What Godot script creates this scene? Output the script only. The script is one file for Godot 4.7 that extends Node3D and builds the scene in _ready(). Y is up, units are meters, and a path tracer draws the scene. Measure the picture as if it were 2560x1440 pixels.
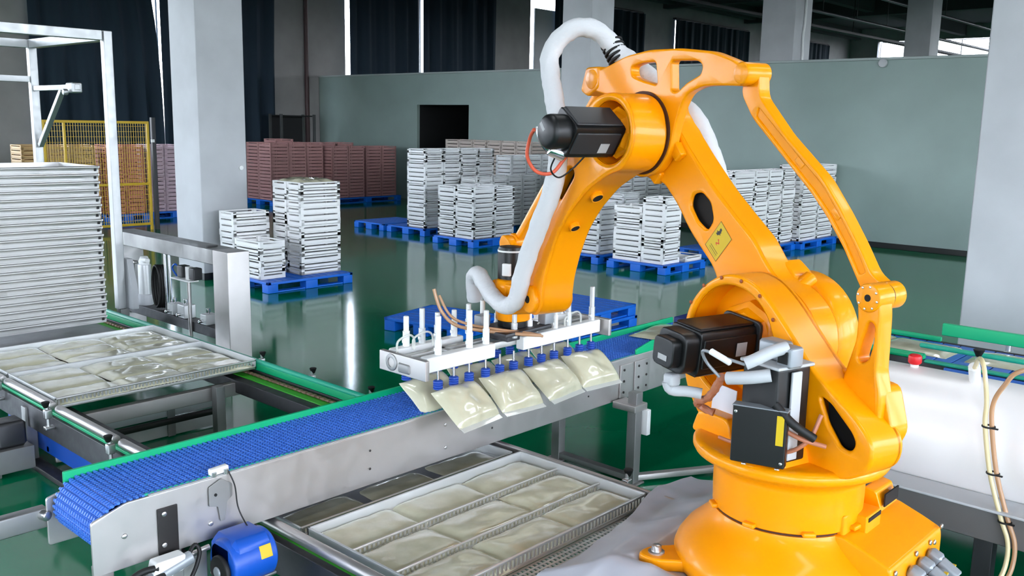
extends Node3D
# A packing hall: a yellow palletising robot lifts milky vacuum bags off a blue modular belt.
# World axes: x along the blue belt (right and away), z along the tray line (towards the viewer), y up, metres.

# ---------------------------------------------------------------- mesh builder
class MB:
	var t := PackedVector3Array()
	func tri(a: Vector3, b: Vector3, c: Vector3):            # counter-clockwise seen from outside
		if (b - a).cross(c - a).length_squared() < 1e-18: return
		t.append(a); t.append(c); t.append(b)
	func quad(a: Vector3, b: Vector3, c: Vector3, d: Vector3):
		tri(a, b, c); tri(a, c, d)
	func out(ctr: Vector3, p: Array):                        # convex face turned outwards from ctr
		var n: Vector3 = (p[1] - p[0]).cross(p[2] - p[0])
		var m: Vector3 = p[0] + p[1] + p[2]
		if n.dot(m / 3.0 - ctr) < 0: p.reverse()
		for i in range(1, p.size() - 1): tri(p[0], p[i], p[i + 1])
	func box(c: Vector3, s: Vector3, b := 0.0, bs := Basis.IDENTITY):
		var h := s * 0.5
		b = minf(b, 0.45 * minf(s.x, minf(s.y, s.z)))
		var ax := [Vector3.RIGHT, Vector3.UP, Vector3.BACK]
		var pt := func(k: int, g: Vector3) -> Vector3:
			var q := Vector3(g.x * (h.x - (0.0 if k == 0 else b)), g.y * (h.y - (0.0 if k == 1 else b)), g.z * (h.z - (0.0 if k == 2 else b)))
			return c + bs * q
		for k in 3:
			var u: Vector3 = ax[(k + 1) % 3]; var v: Vector3 = ax[(k + 2) % 3]
			for g in [-1.0, 1.0]:
				var w: Vector3 = ax[k] * g
				out(c, [pt.call(k, w - u - v), pt.call(k, w + u - v), pt.call(k, w + u + v), pt.call(k, w - u + v)])
		if b <= 0.0: return
		for k in 3:
			var u: Vector3 = ax[(k + 1) % 3]; var v: Vector3 = ax[(k + 2) % 3]; var w: Vector3 = ax[k]
			for g in [-1.0, 1.0]:
				for e in [-1.0, 1.0]:
					var m: Vector3 = u * g + v * e
					out(c, [pt.call((k + 1) % 3, m - w), pt.call((k + 1) % 3, m + w), pt.call((k + 2) % 3, m + w), pt.call((k + 2) % 3, m - w)])
		for i in 8:
			var g := Vector3(1 if i & 1 else -1, 1 if i & 2 else -1, 1 if i & 4 else -1)
			out(c, [pt.call(0, g), pt.call(1, g), pt.call(2, g)])
	func span(a: Vector3, b: Vector3, bev := 0.0):           # box from corner to corner
		box((a + b) * 0.5, (b - a).abs(), bev)
	func beam(p: Vector3, q: Vector3, w: float, h: float, b := 0.0, up := Vector3.UP):
		var z := (q - p).normalized()
		if absf(z.dot(up)) > 0.98: up = Vector3.RIGHT
		var x := up.cross(z).normalized(); var y := z.cross(x)
		box((p + q) * 0.5, Vector3(w, h, p.distance_to(q)), b, Basis(x, y, z))
	func lathe(pr: Array, n := 24, xf := Transform3D.IDENTITY, a0 := 0.0, a1 := TAU):
		for k in n:
			var p := a0 + (a1 - a0) * k / n; var q := a0 + (a1 - a0) * (k + 1) / n
			for i in pr.size() - 1:
				var r: Vector2 = pr[i]; var s: Vector2 = pr[i + 1]
				quad(xf * Vector3(r.x * cos(p), r.y, r.x * sin(p)), xf * Vector3(s.x * cos(p), s.y, s.x * sin(p)), xf * Vector3(s.x * cos(q), s.y, s.x * sin(q)), xf * Vector3(r.x * cos(q), r.y, r.x * sin(q)))
	func along(p: Vector3, q: Vector3) -> Transform3D:
		var y := (q - p).normalized()
		var x := y.cross(Vector3.UP if absf(y.y) < 0.9 else Vector3.RIGHT).normalized()
		return Transform3D(Basis(x, y, x.cross(y)), p)
	func cyl(p: Vector3, q: Vector3, r: float, n := 20, c := 0.0, r2 := -1.0):
		var l := p.distance_to(q)
		if r2 < 0: r2 = r
		if c > 0: lathe([Vector2(0, 0), Vector2(r - c, 0), Vector2(r, c), Vector2(r2, l - c), Vector2(r2 - c, l), Vector2(0, l)], n, along(p, q))
		else: lathe([Vector2(0, 0), Vector2(r, 0), Vector2(r2, l), Vector2(0, l)], n, along(p, q))
	func ring(p: Vector3, q: Vector3, ro: float, ri: float, n := 32, c := 0.004):
		var l := p.distance_to(q)
		lathe([Vector2(ri, 0), Vector2(ro - c, 0), Vector2(ro, c), Vector2(ro, l - c), Vector2(ro - c, l), Vector2(ri + c, l), Vector2(ri, l - c), Vector2(ri, 0)], n, along(p, q))
	func tube(p: Array, r: float, n := 12, wob := 0.0):
		var f := []
		var up := Vector3.UP
		var rings := []
		for i in p.size():
			var d: Vector3 = (p[mini(i + 1, p.size() - 1)] - p[maxi(i - 1, 0)]).normalized()
			if i == 0 and absf(d.dot(up)) > 0.95: up = Vector3.RIGHT
			var x := up.cross(d).normalized()
			up = d.cross(x).normalized()
			var rr := r * (1.0 + wob * (sin(i * 2.4) * 0.6 + sin(i * 5.1 + 1.0) * 0.4))
			var a := []
			for k in n:
				var th := TAU * k / n
				var rk := rr * (1.0 + wob * 0.7 * sin(th * 3.0 + i * 1.3))
				a.append(p[i] + (x * cos(th) + up * sin(th)) * rk)
			rings.append(a)
		for i in p.size() - 1:
			for k in n:
				var k2 := (k + 1) % n
				quad(rings[i][k], rings[i][k2], rings[i + 1][k2], rings[i + 1][k])
		for k in range(1, n - 1):
			tri(rings[0][0], rings[0][k + 1], rings[0][k])
			tri(rings[-1][0], rings[-1][k], rings[-1][k + 1])
	func inset(p: PackedVector2Array, b: float) -> PackedVector2Array:
		var o := PackedVector2Array()
		var n := p.size()
		for i in n:
			var d1 := (p[i] - p[(i + n - 1) % n]).normalized(); var d2 := (p[(i + 1) % n] - p[i]).normalized()
			var n1 := Vector2(-d1.y, d1.x); var n2 := Vector2(-d2.y, d2.x)
			o.append(p[i] + (n1 + n2) / maxf(0.4, 1.0 + n1.dot(n2)) * b)
		return o
	func shrink(p: PackedVector2Array, b: float) -> PackedVector2Array:   # inset whichever way the outline runs
		var ar := 0.0
		for k in p.size(): ar += p[k].cross(p[(k + 1) % p.size()])
		return inset(p, b if ar > 0 else -b)
	func ext(poly: PackedVector2Array, z0: float, z1: float, b := 0.0, holes := [], xf := Transform3D.IDENTITY):
		if z1 < z0: var zz := z0; z0 = z1; z1 = zz
		var loops := []
		for i in holes.size() + 1:
			var l: PackedVector2Array = poly if i == 0 else holes[i - 1]
			l = l.duplicate()
			var ar := 0.0
			for k in l.size(): ar += l[k].cross(l[(k + 1) % l.size()])
			if (ar > 0) != (i == 0): l.reverse()
			loops.append(l)
		var rg := [[b, z0], [b * 0.293, z0 + b * 0.293], [0.0, z0 + b], [0.0, z1 - b], [b * 0.293, z1 - b * 0.293], [b, z1]] if b > 0 else [[0.0, z0], [0.0, z1]]
		for l in loops:
			var prev := PackedVector2Array()
			for j in rg.size():
				var cur: PackedVector2Array = inset(l, rg[j][0])
				if j > 0:
					for k in l.size():
						var k2: int = (k + 1) % l.size()
						quad(xf * Vector3(prev[k].x, prev[k].y, rg[j - 1][1]), xf * Vector3(prev[k2].x, prev[k2].y, rg[j - 1][1]), xf * Vector3(cur[k2].x, cur[k2].y, rg[j][1]), xf * Vector3(cur[k].x, cur[k].y, rg[j][1]))
				prev = cur
		var cap := inset(loops[0], b)
		for i in range(1, loops.size()):
			var h := inset(loops[i], b)
			var best := 1e9; var bi := 0; var bj := 0
			for a in cap.size():
				for c in h.size():
					if cap[a].distance_squared_to(h[c]) < best: best = cap[a].distance_squared_to(h[c]); bi = a; bj = c
			var m := PackedVector2Array()
			for a in bi + 1: m.append(cap[a])
			for c in h.size() + 1: m.append(h[(bj + c) % h.size()] + (Vector2(1e-5, 1e-5) if c == h.size() else Vector2.ZERO))
			m.append(cap[bi] + Vector2(1e-5, 1e-5))
			for a in range(bi + 1, cap.size()): m.append(cap[a])
			cap = m
		var ix := ears(cap)
		for k in range(0, ix.size(), 3):
			var a := cap[ix[k]]; var c := cap[ix[k + 1]]; var d := cap[ix[k + 2]]
			if (c - a).cross(d - a) < 0: var e := c; c = d; d = e
			tri(xf * Vector3(a.x, a.y, z1), xf * Vector3(c.x, c.y, z1), xf * Vector3(d.x, d.y, z1))
			tri(xf * Vector3(a.x, a.y, z0), xf * Vector3(d.x, d.y, z0), xf * Vector3(c.x, c.y, z0))
	func ears(p: PackedVector2Array) -> PackedInt32Array:      # ear clipping that copes with bridged holes
		var o := PackedInt32Array()
		var id := range(p.size())
		var guard := 0
		while id.size() > 3 and guard < 4000:
			guard += 1
			var n := id.size(); var best := -1; var soft := -1; var most := -1e9
			for i in n:
				var a := p[id[(i + n - 1) % n]]; var b := p[id[i]]; var c := p[id[(i + 1) % n]]
				var cr := (b - a).cross(c - b)
				if cr < -1e-12: continue
				var ok := true
				for j in n:
					var q := p[id[j]]
					if q.distance_squared_to(a) < 1e-8 or q.distance_squared_to(b) < 1e-8 or q.distance_squared_to(c) < 1e-8: continue
					if (b - a).cross(q - a) > 0 and (c - b).cross(q - b) > 0 and (a - c).cross(q - c) > 0: ok = false; break
				if ok:
					var qual := cr / (1e-9 + (c - a).length_squared())
					if qual > most: most = qual; best = i
					if most > 0.2: break
				elif soft < 0: soft = i
			if best < 0: best = maxi(soft, 0)
			o.append_array([id[(best + n - 1) % n], id[best], id[(best + 1) % n]])
			id.remove_at(best)
		if id.size() == 3: o.append_array([id[0], id[1], id[2]])
		return o
	func put(o: MB, xf: Transform3D):
		for v in o.t: t.append(xf * v)
	func mesh(org := Vector3.ZERO, smooth := 50.0) -> ArrayMesh:
		var n := t.size()
		var nor := PackedVector3Array(); nor.resize(n)
		var fn := PackedVector3Array(); fn.resize(n / 3)
		var lim := cos(deg_to_rad(smooth))
		var at := {}
		for f in n / 3:
			fn[f] = (t[f * 3 + 2] - t[f * 3]).cross(t[f * 3 + 1] - t[f * 3])
			if smooth > 0:
				for k in 3:
					var key := Vector3i((t[f * 3 + k] * 8000.0).round())
					if at.has(key): at[key].append(f)
					else: at[key] = PackedInt32Array([f])
		for f in n / 3:
			var me := fn[f].normalized()
			for k in 3:
				var s := fn[f]
				if smooth > 0:
					s = Vector3.ZERO
					for g in at[Vector3i((t[f * 3 + k] * 8000.0).round())]:
						var o := fn[g]
						if o.dot(me) > lim * o.length(): s += o
				nor[f * 3 + k] = s.normalized() if s.length_squared() > 0 else me
		var v := PackedVector3Array(); v.resize(n)
		for i in n: v[i] = t[i] - org
		var a := []
		a.resize(Mesh.ARRAY_MAX); a[Mesh.ARRAY_VERTEX] = v; a[Mesh.ARRAY_NORMAL] = nor
		var m := ArrayMesh.new(); m.add_surface_from_arrays(Mesh.PRIMITIVE_TRIANGLES, a)
		return m

var M := {}
var taken := {}
var org := Vector3.ZERO          # base of the thing being built; shapes are given in world coordinates
const UP := Vector3.UP

func numbered(s: String) -> String:
	if not taken.has(s): taken[s] = 0; return s
	taken[s] += 1
	return "%s_%03d" % [s, taken[s]]
func tag(o: Node, label := "", category := "", group := "", kind := ""):
	if label: o.set_meta("label", label)
	if category: o.set_meta("category", category)
	if group: o.set_meta("group", group)
	if kind: o.set_meta("kind", kind)
	return o
func thing(called: String, label: String, category: String, at := Vector3.ZERO, group := "") -> Node3D:
	var o := Node3D.new(); o.name = numbered(called); add_child(o); o.position = at; org = at
	tag(o, label, category, group)
	return o
func inst(m: Mesh, called: String, mat: Material, parent: Node, at := Transform3D.IDENTITY) -> MeshInstance3D:
	var o := MeshInstance3D.new(); o.mesh = m; o.material_override = mat
	o.name = numbered(called) if parent == self else called
	o.transform = at
	parent.add_child(o, true)
	return o
func obj(called: String, b: MB, mat: Material, parent: Node, smooth := 50.0) -> MeshInstance3D:
	return inst(b.mesh(org, smooth), called, mat, parent)
func solo(called: String, b: MB, mat: Material, at: Vector3, label: String, category: String, group := "") -> MeshInstance3D:
	var o := inst(b.mesh(at), called, mat, self, Transform3D(Basis.IDENTITY, at))
	tag(o, label, category, group)
	return o
func struct(called: String, b: MB, mat: Material, label := "") -> MeshInstance3D:
	org = Vector3.ZERO
	var o := inst(b.mesh(), called, mat, self)
	o.name = called
	tag(o, label, "", "", "structure")
	return o
func part_box(called: String, a: Vector3, b: Vector3, mat: Material, parent: Node, bev := 0.004) -> MeshInstance3D:
	var m := MB.new(); m.span(a, b, bev)
	return obj(called, m, mat, parent)
func rnd(p: Array, r := 0.02, n := 4) -> PackedVector2Array:   # polygon with rounded corners
	var o := PackedVector2Array()
	var k := p.size()
	for i in k:
		var a: Vector2 = p[(i + k - 1) % k]; var c: Vector2 = p[i]; var b: Vector2 = p[(i + 1) % k]
		var d := minf(r, 0.45 * minf(a.distance_to(c), b.distance_to(c)))
		var s := c + (a - c).normalized() * d; var e := c + (b - c).normalized() * d
		for j in n + 1:
			var u := float(j) / n
			o.append(s.lerp(c, u).lerp(c.lerp(e, u), u))
	return o
func curve(p: Array, steps := 6) -> Array:                     # Catmull-Rom through 3D points
	var o := []
	for i in p.size() - 1:
		var a: Vector3 = p[maxi(i - 1, 0)]; var b: Vector3 = p[i]; var c: Vector3 = p[i + 1]; var d: Vector3 = p[mini(i + 2, p.size() - 1)]
		for j in steps: o.append(b.cubic_interpolate(c, a, d, float(j) / steps))
	o.append(p[-1])
	return o
func slot(a: Vector2, b: Vector2, r: float, r2 := -1.0, n := 8) -> PackedVector2Array:
	var o := PackedVector2Array()
	if r2 < 0: r2 = r
	var th := (b - a).angle()
	for i in n + 1: o.append(a + Vector2.from_angle(th + PI / 2 + PI * i / n) * r)
	for i in n + 1: o.append(b + Vector2.from_angle(th - PI / 2 + PI * i / n) * r2)
	return o
func disc2(c: Vector2, r: float, n := 24) -> PackedVector2Array:
	var o := PackedVector2Array()
	for i in n: o.append(c + Vector2.from_angle(TAU * i / n) * r)
	return o
func V(x: float, y: float) -> Vector2: return Vector2(x, y)
func P(x: float, y: float, z: float) -> Vector3: return Vector3(x, y, z)

# ---------------------------------------------------------------- materials
func mat(c: Color, rough := 0.5, metal := 0.0, spec := 0.5) -> StandardMaterial3D:
	var m := StandardMaterial3D.new()
	m.albedo_color = c; m.roughness = rough; m.metallic = metal; m.metallic_specular = spec
	return m
func noise_tex(freq: float, lo: Color, hi: Color, normal := false, bump := 2.0, seed_ := 1, w := 512) -> NoiseTexture2D:
	var f := FastNoiseLite.new(); f.frequency = freq; f.seed = seed_; f.fractal_octaves = 4
	var t := NoiseTexture2D.new(); t.noise = f; t.width = w; t.height = w; t.seamless = true
	if normal: t.as_normal_map = true; t.bump_strength = bump
	else:
		var g := Gradient.new(); g.set_color(0, lo); g.set_color(1, hi); t.color_ramp = g
	return t
func tri(m: StandardMaterial3D, s: float, world := true) -> StandardMaterial3D:
	m.uv1_triplanar = true; m.uv1_world_triplanar = world; m.uv1_scale = Vector3.ONE * s
	return m
func steel(c: Color, rough: float, streak := 1) -> StandardMaterial3D:
	var m := mat(c, rough, 0.85)
	m.roughness_texture = streaks[streak]; m.roughness_texture_channel = BaseMaterial3D.TEXTURE_CHANNEL_RED
	m.roughness = rough * 1.5
	return tri(m, 1.0)
var streaks := {}

func make_materials():
	streaks[1] = noise_tex(0.02, Color(0.55, 0.55, 0.55), Color(0.8, 0.8, 0.8), false, 0, 3)
	streaks[2] = noise_tex(0.006, Color(0.45, 0.45, 0.45), Color(0.9, 0.9, 0.9), false, 0, 5)
	var y := mat(Color(0.955, 0.595, 0.0), 0.36, 0.0, 0.32); y.clearcoat_enabled = true; y.clearcoat = 0.22; y.clearcoat_roughness = 0.12
	M.yellow = y
	M.yellow_dark = mat(Color(0.55, 0.24, 0.01), 0.5)
	M.hole = mat(Color(0.03, 0.02, 0.015), 0.8)  # near-black: shade inside openings put in as colour; also the rubber strip
	M.seam = mat(Color(0.25, 0.11, 0.01), 0.7)
	M.steel = steel(Color(0.76, 0.745, 0.735), 0.42)
	M.steel2 = steel(Color(0.62, 0.62, 0.615), 0.5, 2)
	M.alu = steel(Color(0.83, 0.83, 0.82), 0.42, 2)
	M.alu_light = mat(Color(0.80, 0.81, 0.81), 0.4, 0.45)
	M.dark_steel = steel(Color(0.33, 0.33, 0.34), 0.5)
	M.chrome = mat(Color(0.85, 0.85, 0.86), 0.18, 1.0)
	M.bolt = mat(Color(0.78, 0.78, 0.78), 0.3, 0.9)
	M.bolt_dark = mat(Color(0.25, 0.24, 0.24), 0.4, 0.8)
	M.black = mat(Color(0.045, 0.05, 0.055), 0.42)
	M.black_matt = mat(Color(0.03, 0.032, 0.035), 0.7)
	M.black_grey = mat(Color(0.16, 0.165, 0.175), 0.45)
	M.rubber = mat(Color(0.02, 0.02, 0.02), 0.6)
	M.belt = mat(Color(0.25, 0.46, 0.82), 0.42)
	M.belt_dark = mat(Color(0.03, 0.13, 0.40), 0.6)
	M.green = mat(Color(0.0, 0.66, 0.44), 0.4)
	M.lime = mat(Color(0.22, 0.66, 0.16), 0.45)
	M.teal = mat(Color(0.12, 0.66, 0.54), 0.4)
	M.chain = mat(Color(0.52, 0.42, 0.34), 0.6, 0.3)
	M.white_plastic = mat(Color(0.90, 0.905, 0.90), 0.45)
	M.crate = mat(Color(0.93, 0.93, 0.925), 0.5)
	M.crate_grey = mat(Color(0.86, 0.87, 0.87), 0.5)
	M.crate_pink = mat(Color(0.72, 0.54, 0.53), 0.55)
	M.crate_rose = mat(Color(0.80, 0.70, 0.74), 0.55)
	M.crate_orange = mat(Color(0.78, 0.49, 0.40), 0.55)
	M.crate_beige = mat(Color(0.74, 0.69, 0.65), 0.55)
	M.crate_tan = mat(Color(0.80, 0.66, 0.45), 0.55)
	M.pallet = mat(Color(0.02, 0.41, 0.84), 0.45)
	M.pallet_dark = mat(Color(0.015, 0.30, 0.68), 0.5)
	var w := mat(Color(0.74, 0.75, 0.76), 0.6); w.albedo_texture = noise_tex(0.01, Color(0.93, 0.93, 0.93), Color(1, 1, 1), false, 0, 8); tri(w, 0.25); M.plaster = w
	var w2 := mat(Color(0.60, 0.59, 0.585), 0.75); w2.albedo_texture = noise_tex(0.008, Color(0.9, 0.9, 0.9), Color(1, 1, 1), false, 0, 9); tri(w2, 0.2); M.wall = w2
	var pw := mat(Color(0.55, 0.625, 0.60), 0.42); pw.albedo_texture = noise_tex(0.008, Color(0.94, 0.94, 0.94), Color(1, 1, 1), false, 0, 10); tri(pw, 0.15); M.partition = pw
	M.partition_trim = mat(Color(0.62, 0.66, 0.65), 0.45)
	M.skirting = mat(Color(0.06, 0.075, 0.07), 0.5)
	M.ceiling = mat(Color(0.25, 0.265, 0.27), 0.85)
	M.duct = mat(Color(0.32, 0.33, 0.33), 0.5, 0.4)
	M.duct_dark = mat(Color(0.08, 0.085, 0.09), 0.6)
	var fl := mat(Color(0.0, 0.47, 0.295), 0.10, 0.0, 0.45)
	fl.normal_enabled = true; fl.normal_texture = noise_tex(0.004, Color.BLACK, Color.WHITE, true, 0.9, 21); fl.normal_scale = 0.10
	fl.albedo_texture = noise_tex(0.006, Color(0.86, 0.88, 0.88), Color(1, 1, 1), false, 0, 22)
	tri(fl, 0.35); M.floor = fl
	M.slab = mat(Color(0.4, 0.4, 0.4), 0.8)
	var cu := mat(Color(0.085, 0.16, 0.215), 0.85); M.curtain = cu
	M.frame_white = mat(Color(0.8, 0.8, 0.8), 0.5)
	var gl := mat(Color(0.9, 0.95, 1.0, 0.12), 0.02); gl.transparency = BaseMaterial3D.TRANSPARENCY_ALPHA; M.glass = gl
	M.mesh_yellow = mat(Color(0.83, 0.68, 0.10), 0.45)
	M.grey_paint = mat(Color(0.40, 0.39, 0.385), 0.5)
	M.light_grey = mat(Color(0.72, 0.73, 0.74), 0.5)
	var tk := mat(Color(0.91, 0.90, 0.89), 0.33); tk.clearcoat_enabled = true; tk.clearcoat = 0.3; tk.clearcoat_roughness = 0.25; M.tank = tk
	var bag := mat(Color(0.83, 0.82, 0.72), 0.22); bag.clearcoat_enabled = true; bag.clearcoat = 0.9; bag.clearcoat_roughness = 0.07
	bag.albedo_texture = noise_tex(0.012, Color(0.90, 0.89, 0.86), Color(1, 1, 1), false, 0, 31); bag.normal_enabled = true
	bag.normal_texture = noise_tex(0.012, Color.BLACK, Color.WHITE, true, 3.0, 32); bag.normal_scale = 0.25; tri(bag, 1.3); M.bag = bag
	var film := mat(Color(0.92, 0.93, 0.90, 0.38), 0.12); film.transparency = BaseMaterial3D.TRANSPARENCY_ALPHA; M.film = film
	var sleeve := mat(Color(0.80, 0.805, 0.81), 0.62); sleeve.normal_enabled = true; sleeve.normal_texture = noise_tex(0.02, Color.BLACK, Color.WHITE, true, 6.0, 41); sleeve.normal_scale = 0.7; tri(sleeve, 3.0); M.sleeve = sleeve
	var sheet := mat(Color(0.70, 0.71, 0.745), 0.3); sheet.normal_enabled = true; sheet.normal_texture = noise_tex(0.006, Color.BLACK, Color.WHITE, true, 4.0, 51); sheet.normal_scale = 0.5; tri(sheet, 0.8); M.sheet = sheet
	M.orange_cable = mat(Color(0.86, 0.36, 0.24), 0.5)
	M.copper_tape = mat(Color(0.72, 0.45, 0.33), 0.4)
	var hose := mat(Color(0.86, 0.80, 0.62), 0.2); M.hose = hose
	M.hose_brown = mat(Color(0.72, 0.56, 0.42), 0.25)
	M.alu_stack = steel(Color(0.77, 0.77, 0.765), 0.46, 2)
	M.gantry = steel(Color(0.70, 0.71, 0.71), 0.45)
	M.red = mat(Color(0.82, 0.06, 0.10), 0.4)
	M.paper = mat(Color(0.88, 0.88, 0.90), 0.7)
	M.sticker = mat(Color(0.80, 0.68, 0.03), 0.5)
	M.sticker_grey = mat(Color(0.66, 0.66, 0.66), 0.6)
	M.cup = mat(Color(0.13, 0.29, 0.66), 0.45)
	M.motor_blue = mat(Color(0.06, 0.31, 0.70), 0.4)
	M.connector = mat(Color(0.58, 0.60, 0.62), 0.4, 0.3)
	M.pipe_red = mat(Color(0.22, 0.12, 0.12), 0.5)

# ---------------------------------------------------------------- the scene
func _ready():
	var cam := Camera3D.new(); cam.name = "camera"
	cam.transform = Transform3D(Basis(Vector3(0.678496, 0.019549, 0.734344), Vector3(0.114938, 0.984509, -0.132405), Vector3(-0.725557, 0.174240, 0.665739)).orthonormalized(), Vector3(0, 2.3, 0))
	cam.fov = rad_to_deg(2.0 * atan(720.0 / 2323.0)); cam.near = 0.05; cam.far = 200.0
	add_child(cam); cam.current = true
	var we := WorldEnvironment.new(); we.name = "world_environment"
	var env := Environment.new()
	env.background_mode = Environment.BG_SKY
	var sky := Sky.new(); var sm := ProceduralSkyMaterial.new()
	sm.sky_top_color = Color(0.80, 0.86, 0.95); sm.sky_horizon_color = Color(0.95, 0.97, 1.0)
	sm.ground_bottom_color = Color(0.5, 0.5, 0.5); sm.ground_horizon_color = Color(0.8, 0.8, 0.8)
	sm.sky_energy_multiplier = 3.4; sm.sun_angle_max = 0.0
	sky.sky_material = sm; env.sky = sky
	env.ambient_light_source = Environment.AMBIENT_SOURCE_DISABLED
	env.tonemap_mode = Environment.TONE_MAPPER_LINEAR
	env.tonemap_exposure = 1.27
	env.sdfgi_enabled = true; env.ssao_enabled = true; env.ssil_enabled = true
	we.environment = env; add_child(we)
	make_materials()
	ceiling_lamps()
	room()
	stacks()
	tray_line()
	belt_line()
	machines_left()
	right_side()
	robot()
	gripper()

const ORD2 := ["first", "second", "third", "fourth", "fifth"]

func ceiling_lamps():
	# rows of long LED panels under the ceiling: a glowing face and an area light just below it
	var glow := mat(Color(0.95, 0.97, 1.0)); glow.emission_enabled = true; glow.emission = Color(0.95, 0.98, 1.0); glow.emission_energy_multiplier = 1.6
	for x in [-5.0, 2.0, 9.0, 16.0]:
		for z in [-4.0, 2.0, 8.0]:
			if x > 10.0 and z < 0.0: continue
			var y := 7.5
			var o := thing("ceiling_lamp", "long white LED panel over the packing hall, %s in the row %s" % [["leftmost", "second", "third", "rightmost"][int((x + 5.0) / 7.0)], "over the tray line" if z < 0 else "behind the camera, nearer" if z < 5 else "behind the camera, farther"], "lamp", P(x, y, z), "LED panels under the hall ceiling")
			part_box("housing", P(x - 1.5, y, z - 0.32), P(x + 1.5, y + 0.06, z + 0.32), M.light_grey, o)
			part_box("diffuser", P(x - 1.45, y - 0.012, z - 0.28), P(x + 1.45, y, z + 0.28), glow, o, 0.0)
			for s in [-1.2, 1.2]: part_box("hanger", P(x + s - 0.01, y + 0.06, z - 0.01), P(x + s + 0.01, 8.6, z + 0.01), M.duct, o, 0.0)
			var l := AreaLight3D.new(); l.name = "panel_light"
			l.area_size = Vector2(2.9, 0.56)
			l.light_energy = 4.4; l.light_color = Color(0.97, 0.985, 1.0); l.area_range = 60.0; l.area_attenuation = 2.0; l.shadow_enabled = true
			o.add_child(l); l.position = P(0, -0.03, 0); l.rotation = Vector3(-PI / 2, 0, 0)

func wall_with_windows(called: String, axis: String, at: float, thick: float, from: float, to: float, wins: Array, sill: float, head: float, top: float, m: Material):
	var b := MB.new()
	var add := func(a: float, c: float, y0: float, y1: float):
		if axis == "x": b.span(P(a, y0, at), P(c, y1, at - thick))
		else: b.span(P(at, y0, a), P(at + thick, y1, c))
	var u := from
	for w in wins:
		add.call(u, w[0], 0.0, top); add.call(w[0], w[1], 0.0, sill); add.call(w[0], w[1], head, top)
		u = w[1]
	add.call(u, to, 0.0, top)
	struct(called, b, m)

func window_unit(n: int, axis: String, at: float, a: float, c: float, sill: float, head: float):
	var f := MB.new(); var g := MB.new()
	var q := func(u: float, y: float, d: float) -> Vector3: return P(u, y, at + d) if axis == "x" else P(at - d, y, u)
	var bar := func(u0: float, y0: float, u1: float, y1: float): f.span(q.call(u0, y0, -0.16), q.call(u1, y1, -0.10))
	bar.call(a, sill, a + 0.06, head); bar.call(c - 0.06, sill, c, head); bar.call(a + 0.06, sill, c - 0.06, sill + 0.06); bar.call(a + 0.06, head - 0.06, c - 0.06, head)
	var k := int(round((c - a) / 1.7))
	for i in range(1, k): bar.call(a + (c - a) * i / k - 0.025, sill + 0.06, a + (c - a) * i / k + 0.025, head - 0.06)
	org = Vector3.ZERO
	var o := struct("window_%d" % n, f, M.frame_white)
	for i in k:
		var gg := MB.new()
		gg.span(q.call(a + (c - a) * i / k + 0.03, sill + 0.06, -0.135), q.call(a + (c - a) * (i + 1) / k - 0.03, head - 0.06, -0.125))
		obj("pane", gg, M.glass, o)

func curtain(x0: float, x1: float, y0: float, y1: float, z: float, label: String, slant := 0.0):
	var b := MB.new(); var n := int((x1 - x0) * 16)
	var row := func(y: float, k: int, d: float) -> Vector3:
		var u := float(k) / n
		var x := lerpf(x0, x1, u) + slant * (y - y0) * (u - 0.5) * 0.0
		var w := 0.07 * sin(u * (x1 - x0) * 9.0 + sin(u * 7.0) * 1.5) + 0.025 * sin(u * (x1 - x0) * 23.0 + y * 0.4)
		return P(x + slant * pow((y - y0) / (y1 - y0), 2.6) * u, y, z + w * (1.0 - 0.25 * (y - y0) / (y1 - y0)) + d)
	for j in 8:
		var ya := lerpf(y0, y1, j / 8.0); var yb := lerpf(y0, y1, (j + 1) / 8.0)
		for k in n:
			b.quad(row.call(ya, k, 0.006), row.call(ya, k + 1, 0.006), row.call(yb, k + 1, 0.006), row.call(yb, k, 0.006))
			b.quad(row.call(ya, k + 1, -0.006), row.call(ya, k, -0.006), row.call(yb, k, -0.006), row.call(yb, k + 1, -0.006))
	for k in n:
		b.quad(row.call(y0, k, -0.006), row.call(y0, k + 1, -0.006), row.call(y0, k + 1, 0.006), row.call(y0, k, 0.006))
	for j in 4:
		var ya := lerpf(y0, y1, j / 4.0); var yb := lerpf(y0, y1, (j + 1) / 4.0)
		b.quad(row.call(ya, 0, -0.006), row.call(ya, 0, 0.006), row.call(yb, 0, 0.006), row.call(yb, 0, -0.006))
		b.quad(row.call(ya, n, 0.006), row.call(ya, n, -0.006), row.call(yb, n, -0.006), row.call(yb, n, 0.006))
	solo("curtain", b, M.curtain, P(x0, y0, z), label, "curtain", "navy curtains along the back windows")

func pillar(x: float, z: float, w: float, label: String):
	var at := P(x + w / 2, 0, z - w / 2)
	var o := thing("pillar", label, "pillar", at)
	var b := MB.new(); b.span(P(x, 0, z), P(x + w, 8.6, z - w), 0.015)
	obj("shaft", b, M.plaster, o)
	var c := MB.new(); c.span(P(x - 0.004, 0, z + 0.004), P(x + w + 0.004, 0.1, z - w - 0.004), 0.003)
	obj("plinth", c, M.skirting, o)
	return o

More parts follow.
